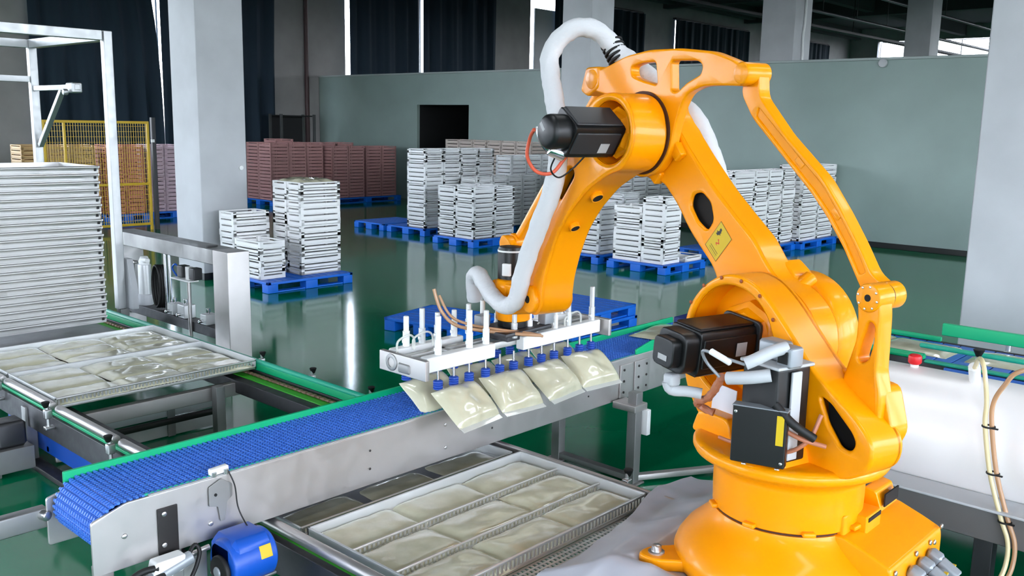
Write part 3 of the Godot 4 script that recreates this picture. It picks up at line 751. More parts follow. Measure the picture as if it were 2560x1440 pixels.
	for z in [-6.735, -5.88, -5.005, -4.25]: rail_clamp(c, P(2.17, 0.491, z), -1.0)
	for z in [-6.05, -5.40, -4.74]: rail_clamp(c, P(3.765, 0.500, z), 1.0)
	rail_clamp(c, P(3.765, 0.500, -2.638), 1.0)
	for q in [[2.20, -6.34], [2.20, -4.9], [3.335, -5.91], [3.70, -4.47], [2.20, -2.34], [2.20, -9.4], [3.72, -9.4]]:
		part_box("leg", P(q[0] - 0.035, 0, q[1] - 0.035), P(q[0] + 0.035, 0.40, q[1] + 0.035), M.steel2, c)
	for z in [-5.99, -4.47]: part_box("cross_bar", P(2.224, 0.283, z - 0.033), P(3.70, 0.381, z + 0.033), M.steel if z == -5.99 else M.steel2, c)
	part_box("drip_plate", P(2.30, 0.155, -6.22), P(3.52, 0.290, -6.20), M.alu_light, c); part_box("drip_plate", P(2.30, 0.01, -6.22), P(3.52, 0.105, -6.20), M.alu_light, c)
	part_box("lower_bar", P(2.245, 0.108, -6.20), P(3.53, 0.15, -6.16), M.bolt_dark, c)
	part_box("plate_strut", P(3.08, 0.01, -6.19), P(3.14, 0.30, -6.18), M.steel2, c)
	part_box("rail_cover", P(3.69, 0.428, -4.30), P(3.745, 0.434, -2.235), M.steel2, c, 0.002)
	part_box("bed_plate", P(2.245, 0.392, -9.810), P(3.597, 0.409, -7.576), M.steel2, c)
	part_box("blue_cover", P(2.245, 0.098, -6.867), P(2.267, 0.360, -5.123), M.motor_blue, c)
	part_box("side_plate", P(2.180, 0.011, -5.178), P(2.196, 0.338, -4.316), M.steel2, c)
	part_box("base_rail", P(2.158, 0, -9.483), P(2.245, 0.04, -4.251), M.dark_steel, c)
	part_box("lower_tank", P(2.289, 0, -5.341), P(2.834, 0.142, -4.578), M.dark_steel, c)
	# perforated sheet in front of the foreground tray
	var pf := MB.new()
	var px0 := 2.245; var px1 := 3.70; var pz0 := -2.447; var pz1 := -2.213; var py := 0.424
	var nx := 56; var nz := 8
	for i in nx + 1: pf.span(P(px0 + (px1 - px0) * i / nx - 0.006, py, pz0), P(px0 + (px1 - px0) * i / nx + 0.006, py + 0.006, pz1))
	for j in nz + 1: pf.span(P(px0, py + 0.0005, pz0 + (pz1 - pz0) * j / nz - 0.006), P(px1, py + 0.0065, pz0 + (pz1 - pz0) * j / nz + 0.006))
	tag(obj("perforated_sheet", pf, M.alu, c), "perforated metal sheet", "", "", "stuff")
	part_box("sheet_pan", P(px0, 0.34, pz0), P(px1, 0.355, pz1), M.black_matt, c)
	# motor at the far left
	var mo := thing("drive_motor", "dark drive motor under the left rail at the picture edge", "motor", P(1.875, 0.033, -6.268))
	var b := MB.new(); b.cyl(P(1.635, 0.283, -6.268), P(1.940, 0.283, -6.268), 0.10, 20, 0.015); obj("housing", b, M.black, mo)
	b = MB.new(); b.box(P(2.038, 0.273, -6.268), Vector3(0.18, 0.17, 0.17), 0.02); obj("gearbox", b, M.dark_steel, mo)
	part_box("bracket", P(1.918, 0.033, -6.377), P(2.158, 0.185, -6.159), M.steel2, mo)
	part_box("floor_stand", P(1.875, 0, -6.344), P(1.962, 0.044, -6.191), M.steel2, mo)

func rail_clamp(parent: Node3D, p: Vector3, side: float):
	var b := MB.new()
	b.box(p + P(side * 0.02, -0.03, 0), Vector3(0.045, 0.06, 0.04), 0.006); b.cyl(p + P(side * 0.02, -0.13, 0), p + P(side * 0.02, 0.03, 0), 0.010, 10)
	b.box(p + P(side * 0.015, -0.12, 0), Vector3(0.06, 0.02, 0.045), 0.004)
	var o := obj("rail_clamp", b, M.bolt, parent)
	b = MB.new(); b.cyl(p + P(side * 0.03, 0.01, 0), p + P(side * 0.03, 0.05, 0), 0.014, 12, 0.004, 0.026); obj("black_knob", b, M.rubber, o)

# ---------------------------------------------------------------- the blue belt
func bolt_at(parent: Node3D, p: Vector3, n: Vector3, r: float, m: Material):
	var b := MB.new(); b.cyl(p, p + n * r * 0.7, r, 10, r * 0.2); obj("bolt", b, m, parent)

func belt_line():
	var c := thing("belt_conveyor", "blue modular belt conveyor with steel side plates and a green rail", "conveyor", P(3.6, 0, -3.65))
	var prof := rnd([V(1.385, 0.53), V(6.08, 0.53), V(6.08, 0.80), V(1.53, 0.80), V(1.385, 0.755)], 0.012, 3)
	var b := MB.new(); b.ext(prof, -3.452, -3.44, 0.003); obj("side_plate", b, M.steel, c)
	b = MB.new(); b.ext(rnd([V(1.385, 0.52), V(6.08, 0.53), V(6.08, 0.785), V(1.62, 0.785), V(1.385, 0.728)], 0.012, 3), -3.885, -3.873, 0.003); obj("side_plate", b, M.steel, c)
	b = MB.new(); b.span(P(1.62, 0.7995, -3.4545), P(6.08, 0.8045, -3.4395), 0.002); obj("edge_trim", b, M.alu_light, c)
	b = MB.new(); b.span(P(1.60, 0.782, -3.466), P(6.08, 0.806, -3.4545), 0.003); obj("wear_strip", b, M.teal, c)
	b = MB.new(); b.ext(rnd([V(1.455, 0.775), V(6.06, 0.79), V(6.06, 0.845), V(1.455, 0.83)], 0.006, 2), -3.872, -3.855, 0.003); obj("green_rail", b, M.green, c)
	b = MB.new(); b.ext(rnd([V(4.98, 0.805), V(6.06, 0.805), V(6.06, 0.875), V(5.16, 0.875), V(4.98, 0.84)], 0.01, 2), -3.452, -3.438, 0.003); obj("green_rail", b, M.green, c)
	part_box("belt_bed", P(1.64, 0.60, -3.86), P(6.06, 0.775, -3.47), M.belt_dark, c)
	b = MB.new(); b.cyl(P(1.52, 0.69, -3.86), P(1.52, 0.69, -3.52), 0.098, 24); obj("nose_roller", b, M.belt_dark, c)
	# the belt: one slat with a row of raised cells, repeated along the path
	var s := MB.new(); var nz := 19; var w := 0.384
	s.box(P(0, -0.006, 0), Vector3(0.0235, 0.008, w), 0.002)
	for k in nz:
		var z := -w / 2 + w * (k + 0.5) / nz
		s.box(P(0.0, 0.0, z), Vector3(0.0175, 0.009, w / nz * 0.55), 0.002)
	for k in [-1.0, 1.0]: s.box(P(0.0, -0.001, k * (w / 2 + 0.004)), Vector3(0.012, 0.012, 0.012), 0.002)
	var sm := s.mesh(Vector3.ZERO, 40.0)
	var x := 6.05; var pitch := 0.0254
	org = P(3.6, 0, -3.65)
	while x > 1.52:
		inst(sm, "belt_slat", M.belt, c, Transform3D(Basis.IDENTITY, P(x, 0.801, -3.655) - org)); x -= pitch
	var a := (1.52 - x) / 0.113
	while a < 2.9:
		inst(sm, "belt_slat", M.belt, c, Transform3D(Basis(Vector3.BACK, a), P(1.52 - sin(a) * 0.113, 0.688 + cos(a) * 0.113, -3.655) - org)); a += pitch / 0.113
	b = MB.new(); b.box(P(1.66, 0.567, -3.655), Vector3(0.36, 0.012, 0.37), 0.003, Basis(Vector3.BACK, 0.05)); obj("belt_return", b, M.belt, c)
	part_box("end_crossbar", P(1.40, 0.50, -3.50), P(1.47, 0.56, -3.452), M.steel, c)
	# bolts, brackets and legs
	for q in [[1.512, 0.665], [1.67, 0.578], [1.674, 0.711], [1.883, 0.601]]: bolt_at(c, P(q[0], q[1], -3.44 if q[0] < 1.6 or q[0] > 1.8 else -3.432), Vector3.BACK, 0.011, M.bolt)
	for q in [[2.742, 0.707], [2.741, 0.614], [3.604, 0.719], [3.606, 0.622], [4.473, 0.697], [4.477, 0.624]]: bolt_at(c, P(q[0], q[1], -3.44), Vector3.BACK, 0.006, M.bolt_dark)
	for q in [[3.247, 0.724], [3.248, 0.597]]: bolt_at(c, P(q[0], q[1], -3.44), Vector3.BACK, 0.009, M.bolt)
	part_box("bracket_strip", P(1.648, 0.535, -3.44), P(1.735, 0.735, -3.432), M.bolt_dark, c, 0.002)
	part_box("splice_plate", P(4.80, 0.545, -3.44), P(4.945, 0.765, -3.428), M.steel, c, 0.003); part_box("splice_plate", P(4.96, 0.545, -3.44), P(5.13, 0.765, -3.428), M.steel, c, 0.003)
	for q in [4.835, 5.0, 5.09]:
		for y in [0.58, 0.655, 0.73]: bolt_at(c, P(q, y, -3.428), Vector3.BACK, 0.0085, M.bolt_dark)
	for q in [[4.79, -3.30], [4.79, -3.93], [1.69, -3.415]]:
		part_box("leg", P(q[0] - 0.035, 0, q[1] - 0.035), P(q[0] + 0.035, 0.62 if q[0] > 2 else 0.5, q[1] + 0.035), M.steel2, c)
		part_box("foot_plate", P(q[0] - 0.06, 0, q[1] - 0.06), P(q[0] + 0.06, 0.015, q[1] + 0.06), M.steel2, c)
	part_box("leg_bracket", P(4.72, 0.50, -3.43), P(4.86, 0.545, -3.25), M.steel, c); part_box("leg_bracket", P(4.835, 0.33, -3.34), P(4.875, 0.50, -3.23), M.white_plastic, c)
	b = MB.new(); b.beam(P(4.82, 0.04, -3.29), P(5.5, 0.04, -2.9), 0.05, 0.04, 0.004); obj("foot_bar", b, M.steel, c)
	part_box("foot_bar", P(4.76, 0.02, -3.90), P(4.82, 0.06, -3.33), M.steel2, c)
	part_box("cross_bar", P(0.2, 0.595, -3.95), P(1.40, 0.68, -3.89), M.steel2, c, 0.006)
	b = MB.new(); b.cyl(P(1.365, 0.655, -3.93), P(1.385, 0.655, -3.86), 0.022, 14, 0.006); obj("axle_cap", b, M.bolt, c)
	b = MB.new(); b.cyl(P(1.40, 0.47, -3.42), P(1.85, 0.52, -3.40), 0.012, 10); obj("tie_rod", b, M.steel, c)
	# white clamp bracket with black hoses under the plate
	var k := thing("hose_clamp", "white clamp block with black hoses below the belt's near end", "clamp", P(1.66, 0.47, -3.36))
	b = MB.new(); b.ext(rnd([V(1.575, 0.50), V(1.59, 0.555), V(1.715, 0.555), V(1.705, 0.49), V(1.66, 0.485), V(1.64, 0.455), V(1.60, 0.455)], 0.008, 2), -3.40, -3.34, 0.003); obj("block", b, M.white_plastic, k)
	b = MB.new(); b.cyl(P(1.52, 0.47, -3.36), P(1.75, 0.525, -3.36), 0.028, 14, 0.005); obj("sleeve", b, M.connector, k)
	b = MB.new(); b.tube(curve([P(1.74, 0.53, -3.37), P(1.775, 0.56, -3.38), P(1.79, 0.53, -3.37), P(1.77, 0.48, -3.36), P(1.74, 0.44, -3.35)], 5), 0.009, 8); b.tube(curve([P(1.60, 0.53, -3.35), P(1.54, 0.53, -3.36), P(1.48, 0.50, -3.37), P(1.42, 0.45, -3.37)], 5), 0.014, 8); b.tube(curve([P(1.62, 0.49, -3.34), P(1.55, 0.48, -3.34), P(1.46, 0.43, -3.35), P(1.36, 0.42, -3.37)], 5), 0.020, 8); obj("hose", b, M.rubber, k)
	part_box("gear_guard", P(1.70, 0.36, -3.42), P(1.84, 0.52, -3.40), M.steel, k)
	# photo sensor on the near edge, its bracket and cable
	var p := thing("photo_sensor", "small white photo sensor on the belt's near edge with thin black cable", "sensor", P(1.93, 0.80, -3.45))
	b = MB.new(); b.box(P(1.935, 0.822, -3.452), Vector3(0.085, 0.03, 0.03), 0.005, Basis(Vector3.BACK, 0.05)); obj("body", b, M.white_plastic, p)
	b = MB.new(); b.cyl(P(1.905, 0.804, -3.436), P(1.905, 0.824, -3.434), 0.010, 10); obj("clamp_screw", b, M.bolt, p)
	b = MB.new(); b.cyl(P(1.96, 0.804, -3.436), P(1.96, 0.826, -3.434), 0.010, 10); obj("clamp_screw", b, M.bolt, p)
	b = MB.new(); b.ext(rnd([V(1.875, 0.68), V(1.875, 0.765), V(1.935, 0.79), V(1.985, 0.755), V(1.985, 0.70), V(1.96, 0.685), V(1.945, 0.60), V(1.925, 0.60), V(1.915, 0.67)], 0.006, 2), -3.434, -3.430, 0.001); obj("bracket", b, M.steel2, p)
	b = MB.new(); b.cyl(P(1.905, 0.725, -3.431), P(1.905, 0.725, -3.427), 0.007, 10); obj("bracket_shade_disc", b, M.rubber, p)  # solid black disc, the shade of a hole put in as colour
	b = MB.new(); b.tube(curve([P(1.97, 0.815, -3.435), P(1.985, 0.75, -3.41), P(1.99, 0.66, -3.40), P(2.0, 0.60, -3.37), P(2.0, 0.56, -3.30), P(2.03, 0.50, -3.24)], 6), 0.003, 6); obj("cable", b, M.rubber, p)
	# blue gear motor
	var m := thing("gear_motor", "blue gear motor under the belt frame with yellow sticker and black end cap", "motor", P(1.95, 0.3, -3.3))
	b = MB.new(); b.box(P(1.955, 0.485, -3.315), Vector3(0.21, 0.20, 0.20), 0.035); b.cyl(P(1.85, 0.475, -3.30), P(2.06, 0.475, -3.30), 0.105, 28, 0.012); obj("housing", b, M.motor_blue, m)
	b = MB.new(); b.cyl(P(1.845, 0.455, -3.285), P(1.822, 0.455, -3.285), 0.068, 26, 0.006); obj("end_cap", b, M.rubber, m)
	b = MB.new(); b.cyl(P(1.824, 0.455, -3.285), P(1.812, 0.455, -3.285), 0.024, 16, 0.004); obj("shaft", b, M.connector, m)
	b = MB.new(); b.box(P(2.0, 0.515, -3.205), Vector3(0.055, 0.055, 0.004), 0.001, Basis(Vector3.RIGHT, -0.35)); obj("sticker", b, M.sticker, m)
	part_box("mount_foot", P(1.90, 0.0, -3.36), P(2.02, 0.40, -3.30), M.motor_blue, m); part_box("base_plate", P(1.86, 0.385, -3.42), P(2.06, 0.40, -3.22), M.steel2, m)
	# milky bags arriving on the belt
	var bs := bag_thing(P(5.66, 0.812, -3.66), Basis(UP, 0.15), 2, "flat milky bag arriving on the belt just left of the black robot motor", "milky bags on the conveyors")
	bs.scale = Vector3(1.1, 0.7, 1.2)

# ---------------------------------------------------------------- left background
func machines_left():
	# stainless gate with air treatment parts
	var g := thing("stainless_gate", "brushed stainless portal frame beside the tray stack", "machine frame", P(4.306, 0, -8.175))
	part_box("post", P(4.197, 0, -7.456), P(4.415, 1.150, -7.205), M.steel, g, 0.006)
	part_box("post", P(4.197, 0, -9.396), P(4.415, 1.150, -9.210), M.steel2, g, 0.006)
	part_box("top_beam", P(4.197, 1.014, -9.210), P(4.415, 1.150, -7.456), M.steel2, g, 0.006)
	part_box("mid_rail", P(4.207, 0.338, -9.210), P(4.338, 0.431, -7.456), M.dark_steel, g, 0.005)
	var b := MB.new(); b.box(P(4.284, 1.159, -7.608), Vector3(0.10, 0.012, 0.03), 0.003); obj("latch", b, M.black, g)
	part_box("junction_box", P(4.142, 0.120, -7.303), P(4.207, 0.218, -7.216), M.white_plastic, g)
	var at := P(4.284, 0.431, -8.938)
	var f := thing("air_filter", "silver cylindrical air filter with white cap inside the stainless gate", "filter", at)
	b = MB.new(); b.lathe([V(0, 0.10), V(0.058, 0.10), V(0.064, 0.11), V(0.064, 0.40), V(0.058, 0.41), V(0, 0.41)], 24, Transform3D(Basis.IDENTITY, at)); obj("body", b, M.alu_light, f)
	b = MB.new(); b.lathe([V(0, 0.0), V(0.07, 0.0), V(0.078, 0.02), V(0.078, 0.10), V(0.06, 0.115), V(0, 0.115)], 24, Transform3D(Basis.IDENTITY, at)); obj("bowl", b, M.light_grey, f)
	b = MB.new(); b.lathe([V(0, 0.41), V(0.05, 0.41), V(0.055, 0.44), V(0.035, 0.49), V(0, 0.495)], 20, Transform3D(Basis.IDENTITY, at)); b.cyl(at + P(-0.022, 0.46, 0.000), at + P(-0.022, 0.46, 0.120), 0.028, 12, 0.005); obj("cap", b, M.white_plastic, f)
	b = MB.new(); b.cyl(at + P(-0.033, 0.02, -0.185), at + P(-0.033, 0.40, -0.185), 0.022, 12, 0.004); b.box(at + P(-0.033, 0.42, -0.164), Vector3(0.05, 0.03, 0.12), 0.008); obj("side_tube", b, M.steel, f)
	b = MB.new()
	for i in 4:
		var pts := []
		for k in 29: pts.append(P(4.25 + i * 0.017, 0.436 + 0.225 + 0.205 * cos(TAU * k / 28.0), -8.633 + 0.082 * sin(TAU * k / 28.0) + i * 0.013))
		b.tube(pts, 0.013, 8)
	solo("hose_coil", b, M.rubber, P(4.273, 0.436, -8.633), "coil of black hose hanging inside the stainless gate", "hose")
	var r := thing("regulator_set", "small silver regulators with fittings at the foot of the stainless gate opening", "regulators", P(4.273, 0.431, -8.066))
	for q in [[-8.306, 0.11, 0.10], [-8.088, 0.13, 0.14], [-7.68, 0.10, 0.11]]:
		part_box("block", P(4.207, 0.431, q[0] - q[2] / 2), P(4.327, 0.431 + q[1], q[0] + q[2] / 2), M.alu_light, r, 0.008)
		b = MB.new(); b.cyl(P(4.262, 0.431 + q[1], q[0]), P(4.262, 0.48 + q[1], q[0]), 0.018, 12, 0.004); b.cyl(P(4.207, 0.469, q[0]), P(4.164, 0.469, q[0]), 0.016, 12, 0.003); obj("fitting", b, M.chrome, r)
	for z in [-8.48, -8.393]:
		b = MB.new(); b.cyl(P(4.273, 0.431, z), P(4.273, 1.014, z), 0.013, 10); obj("guide_rod", b, M.chrome, r)
	var s := thing("sensor_post", "thin post carrying a white plate and two dark sensor heads inside the gate", "sensor", P(4.207, 0.338, -7.870))
	b = MB.new(); b.cyl(P(4.197, 0.251, -7.892), P(4.197, 0.850, -7.892), 0.018, 12); obj("rod", b, M.steel, s)
	part_box("plate", P(4.142, 0.812, -8.131), P(4.251, 0.828, -7.804), M.white_plastic, s); part_box("riser", P(4.175, 0.828, -7.913), P(4.229, 0.948, -7.848), M.white_plastic, s)
	for z in [-8.0, -7.783]: part_box("sensor_head", P(4.164, 0.839, z - 0.05), P(4.251, 0.948, z + 0.05), M.black_grey, s, 0.008)
	b = MB.new(); b.tube(curve([P(4.186, 0.839, -8.088), P(4.175, 0.905, -8.153), P(4.186, 0.948, -8.110), P(4.197, 0.905, -8.066)], 4), 0.008, 6); obj("cable", b, M.motor_blue, s)
	for q in [[-8.88, 0.186], [-8.67, 0.164], [-8.23, 0.142], [-7.96, 0.186]]: part_box("foot_block", P(4.142, q[1], q[0] - 0.038), P(4.23, 0.338, q[0] + 0.038), M.light_grey if q[0] > -8.7 else M.steel2, g)
	for q in [-8.306, -7.98]: part_box("square_socket", P(4.077, 0.262, q - 0.055), P(4.142, 0.371, q + 0.055), M.alu_light, g); 
	for q in [-8.306, -7.98]: part_box("socket_shade_plate", P(4.074, 0.283, q - 0.033), P(4.079, 0.349, q + 0.033), M.rubber, g, 0.0)  # solid black plates paint the shade inside the sockets
	# the lifting gantry over the tray stack
	var t := thing("lifting_gantry", "tall aluminium profile gantry rising behind the stacked trays", "gantry", P(3.924, 0, -9.592))
	for z in [-8.72, -10.486]:
		part_box("upright", P(3.885, 0.0 if z < -9 else 0.469, z - 0.042), P(3.965, 3.063, z + 0.042), M.gantry, t, 0.006)
	b = MB.new(); b.ext(rnd([V(-0.055, 0.469), V(0.14, 0.469), V(0.14, 0.665), V(0.055, 0.95), V(-0.055, 0.95)], 0.01, 2), -0.03, 0.03, 0.004, [], Transform3D(Basis(Vector3(0, 0, 1), Vector3.UP, Vector3(-1, 0, 0)), P(4.011, 0, -8.720))); obj("foot_gusset", b, M.light_grey, t)
	part_box("foot_column", P(3.902, 0, -8.764), P(3.989, 0.469, -8.676), M.steel2, t)
	part_box("top_rail", P(3.880, 2.976, -10.431), P(3.968, 3.063, -8.775), M.gantry, t); part_box("top_rail", P(1.526, 2.976, -8.764), P(3.869, 3.063, -8.676), M.gantry, t); part_box("top_rail", P(1.526, 2.976, -10.529), P(3.869, 3.063, -10.442), M.gantry, t)
	part_box("mid_rail", P(3.897, 2.540, -10.431), P(3.951, 2.594, -9.396), M.gantry, t); part_box("mid_rail", P(1.526, 2.627, -10.519), P(3.869, 2.692, -10.453), M.gantry, t)
	b = MB.new(); b.beam(P(3.924, 1.973, -10.410), P(3.924, 2.551, -9.755), 0.05, 0.05, 0.004); obj("brace", b, M.gantry, t)
	b = MB.new(); b.box(P(3.924, 2.562, -9.483), Vector3(0.10, 0.10, 0.16), 0.012); b.cyl(P(3.859, 2.518, -9.483), P(3.815, 2.518, -9.483), 0.03, 12, 0.004); obj("bearing_block", b, M.gantry, t)
	for z in [-8.72, -10.486]: part_box("upright", P(1.47, 0.0, z - 0.055), P(1.58, 3.063, z + 0.055), M.gantry, t, 0.006)
	# yellow safety fence
	var y := thing("safety_fence", "yellow wire mesh safety fence in front of the tan crates", "fence", P(8.02, 0, -18.4))
	var fx0 := 6.98; var fx1 := 9.05; var fz := -18.4
	for x in [fx0, fx1 - 0.05]: part_box("frame_post", P(x, 0, fz - 0.02), P(x + 0.05, 2.2, fz + 0.02), M.mesh_yellow, y)
	for h in [2.15, 0.92, 0.1]: part_box("frame_rail", P(fx0 + 0.05, h, fz - 0.02), P(fx1 - 0.05, h + 0.05, fz + 0.02), M.mesh_yellow, y)
	part_box("frame_post", P(7.36, 0.15, fz - 0.02), P(7.40, 2.15, fz + 0.02), M.mesh_yellow, y)
	b = MB.new()
	for i in 40: b.span(P(fx0 + 0.05 + 1.97 * (i + 0.5) / 40 - 0.003, 0.15, fz - 0.003), P(fx0 + 0.05 + 1.97 * (i + 0.5) / 40 + 0.003, 2.15, fz + 0.003))
	for j in 19: b.span(P(fx0 + 0.05, 0.15 + 2.0 * (j + 0.5) / 19 - 0.003, fz + 0.003), P(fx1 - 0.05, 0.15 + 2.0 * (j + 0.5) / 19 + 0.003, fz + 0.009))
	tag(obj("wire_mesh", b, M.mesh_yellow, y), "yellow wire mesh", "", "", "stuff")
	for x in [6.86, 9.15]:
		var e := thing("fence_post", "dark post at the %s end of the yellow fence" % ("left" if x < 8 else "right"), "post", P(x, 0, -18.42))
		part_box("tube", P(x - 0.04, 0, -18.46), P(x + 0.04, 2.28, -18.38), M.black_grey, e)
		part_box("bracket", P(x - 0.07 if x > 8 else x + 0.0, 1.78, -18.40), P(x if x > 8 else x + 0.10, 1.84, -18.36), M.white_plastic, e)

# ---------------------------------------------------------------- right side
func right_side():
	var c := thing("side_conveyor", "dark steel cross conveyor with green rails behind the white tank", "conveyor", P(6.44, 0, -1.4))
	part_box("side_plate", P(6.12, 0.56, -3.4), P(6.14, 0.845, 1.2), M.dark_steel, c); part_box("side_plate", P(6.74, 0.56, -3.9), P(6.76, 0.85, 1.2), M.dark_steel, c)
	part_box("near_rail", P(6.10, 0.845, -3.4), P(6.15, 0.885, -1.98), M.green, c, 0.01); part_box("near_rail", P(6.10, 0.83, -1.98), P(6.15, 0.85, 1.2), M.teal, c, 0.006)
	part_box("guide_rail", P(6.20, 0.905, -2.05), P(6.225, 0.935, 1.2), M.teal, c, 0.008)
	part_box("far_rail", P(6.72, 0.90, -2.08), P(6.76, 0.985, 1.2), M.green, c, 0.006); part_box("far_rail", P(6.72, 0.85, -3.9), P(6.75, 0.885, -2.08), M.green, c, 0.006)
	part_box("belt_bed", P(6.14, 0.70, -3.9), P(6.74, 0.83, 1.2), M.belt_dark, c)
	var s := MB.new()
	for k in 40: s.box(P(6.44, 0.839, -3.36 + k * 0.113), Vector3(0.58, 0.012, 0.105), 0.003)
	obj("belt", s, M.belt, c)
	s = MB.new(); s.span(P(6.085, 0.775, -1.85), P(6.115, 0.825, 0.6), 0.003)
	for k in 10: s.box(P(6.085, 0.805, -1.78 + k * 0.11), Vector3(0.01, 0.016, 0.03), 0.002)
	obj("blue_side_strip", s, M.belt, c)
	for z in [-3.0, -0.6, 0.9]:
		for x in [6.17, 6.71]: part_box("leg", P(x - 0.03, 0, z - 0.03), P(x + 0.03, 0.60, z + 0.03), M.steel2, c)
	for q in [[6.14, -1.66], [6.80, -1.66]]:
		s = MB.new(); s.cyl(P(q[0] - 0.03, 0.80, q[1]), P(q[0] - 0.03, 0.93, q[1]), 0.016, 12); s.box(P(q[0] - 0.03, 0.83, q[1]), Vector3(0.05, 0.05, 0.05), 0.006); obj("rail_clamp", s, M.bolt, c)
		s = MB.new(); s.cyl(P(q[0] - 0.03, 0.93, q[1]), P(q[0] - 0.03, 0.975, q[1]), 0.016, 14, 0.003, 0.034); obj("black_knob", s, M.rubber, c)
	for q in [-1.98, -1.82, -1.75]: bolt_at(c, P(6.12, 0.74, q), Vector3.LEFT, 0.014, M.bolt)
	for k in 4:
		var o := bag_thing(P(6.44, 0.846, [-2.55, -2.12, -1.55, -1.05][k]), Basis(UP, PI / 2 + [0.1, -0.05, 0.03, 0.08][k]), k, "pale milky bag on the cross conveyor, %s from the robot lever" % ["first", "second", "third", "fourth"][k], "milky bags on the conveyors")
		o.scale = Vector3(1.0, 0.8, 1.3)
	# white tank on its frame
	var t := thing("air_tank", "large white horizontal tank behind the robot at the right edge", "tank", P(5.25, 0.30, -0.9))
	var r := 0.325
	var pr := [V(0, -0.10)]
	for k in 9: pr.append(V(r * sin(k * PI / 16), 0.13 - 0.23 * cos(k * PI / 16)))
	for k in 9: pr.append(V(r * cos(k * PI / 16), 2.30 + 0.13 * sin(k * PI / 16)))
	var b := MB.new(); b.lathe(pr, 56, Transform3D(Basis(Vector3(1, 0, 0), Vector3(0, 0, 1), Vector3(0, -1, 0)), P(5.25, 0.68, -2.2))); obj("shell", b, M.tank, t)
	for z in [-1.9, -0.4]: part_box("saddle", P(5.0, 0.30, z - 0.05), P(5.5, 0.46, z + 0.05), M.grey_paint, t)
	b = MB.new(); b.cyl(P(5.25, 0.98, -1.75), P(5.25, 1.025, -1.75), 0.022, 12); b.cyl(P(5.25, 0.99, -1.75), P(5.25, 1.002, -1.75), 0.045, 16); obj("valve_stem", b, M.white_plastic, t)
	b = MB.new(); b.cyl(P(5.25, 1.02, -1.75), P(5.25, 1.075, -1.75), 0.036, 16, 0.01); obj("red_valve_cap", b, M.red, t)
	b = MB.new(); b.cyl(P(5.22, 0.985, -1.42), P(5.10, 1.10, -1.40), 0.03, 12, 0.004); obj("hose_fitting", b, M.white_plastic, t)
	var f := thing("tank_stand", "grey painted steel beam frame carrying the white tank", "frame", P(5.25, 0, -0.9))
	part_box("beam", P(4.84, 0.285, -2.4), P(4.94, 0.455, 1.4), M.grey_paint, f, 0.006); part_box("beam", P(5.56, 0.285, -2.4), P(5.66, 0.455, 1.4), M.grey_paint, f, 0.006)
	for z in [-1.9, -0.4, 1.0]: part_box("cross_beam", P(4.94, 0.2, z - 0.05), P(5.56, 0.30, z + 0.05), M.grey_paint, f)
	part_box("top_flange", P(4.80, 0.455, -2.4), P(5.0, 0.47, 1.4), M.light_grey, f, 0.003)
	for z in [-2.2, -1.2, 1.2]:
		for x in [4.89, 5.61]: part_box("leg", P(x - 0.045, 0, z - 0.045), P(x + 0.045, 0.29, z + 0.045), M.black_grey, f)
	part_box("floor_plate", P(5.0, 0, -0.85), P(5.5, 0.06, -0.45), M.steel2, f)
	# transparent air hoses tied together
	var h := thing("air_hoses", "pair of tied yellowish air hoses hanging in front of the white tank", "hose", P(4.82, 0.1, -1.2))
	var lo := [P(4.82, 1.0, -1.25), P(4.82, 0.88, -1.245), P(4.82, 0.65, -1.20), P(4.82, 0.44, -1.13), P(4.82, 0.32, -1.085), P(4.80, 0.20, -1.08), P(4.72, 0.08, -1.10), P(4.5, 0.03, -1.05)]
	b = MB.new(); b.tube(curve([P(5.12, 1.08, -1.405), P(4.98, 1.17, -1.35), P(4.86, 1.19, -1.30), P(4.82, 1.13, -1.27)] + lo, 6), 0.0115, 10); obj("hose_line", b, M.hose, h)
	var lo2 := []
	for q in lo: lo2.append(q + P(0.012, 0.0, 0.028))
	b = MB.new(); b.tube(curve([P(5.0, 1.22, -0.7), P(4.9, 1.225, -0.95), P(4.83, 1.18, -1.12), P(4.825, 1.10, -1.18)] + lo2, 6), 0.0115, 10); obj("hose_line", b, M.hose_brown, h)
	for q in [P(4.825, 0.88, -1.23), P(4.825, 0.65, -1.187), P(4.825, 0.42, -1.11)]:
		b = MB.new(); b.ring(q - P(0, 0.004, 0), q + P(0, 0.004, 0), 0.032, 0.026, 18, 0.001); b.box(q + P(-0.02, 0, 0.034), Vector3(0.012, 0.006, 0.03)); obj("cable_tie", b, M.rubber, h)
	b = MB.new(); b.box(P(5.25, 0.16, -0.62), Vector3(0.4, 0.2, 0.3), 0.03, Basis(UP, 0.4)); solo("pale_box", b, M.light_grey, P(5.25, 0.06, -0.62), "pale grey box on the floor at the bottom right corner", "box")
	b = MB.new(); b.tube(curve([P(5.80, 0.98, -2.60), P(5.74, 1.03, -2.55), P(5.62, 0.96, -2.46), P(5.56, 0.76, -2.40), P(5.52, 0.50, -2.40), P(5.5, 0.0, -2.42)], 6), 0.07, 14, 0.12); solo("white_sleeve", b, M.sleeve, P(6.0, 0.5, -2.6), "white wrapped sleeve between the robot shoulder and its rear lever", "hose")

# ---------------------------------------------------------------- the robot
# built in its own frame: x = reach, y = up, z = across (towards the partition); its origin is the foot of the swivel axis
const UZ := Vector3(0, 0, 1)

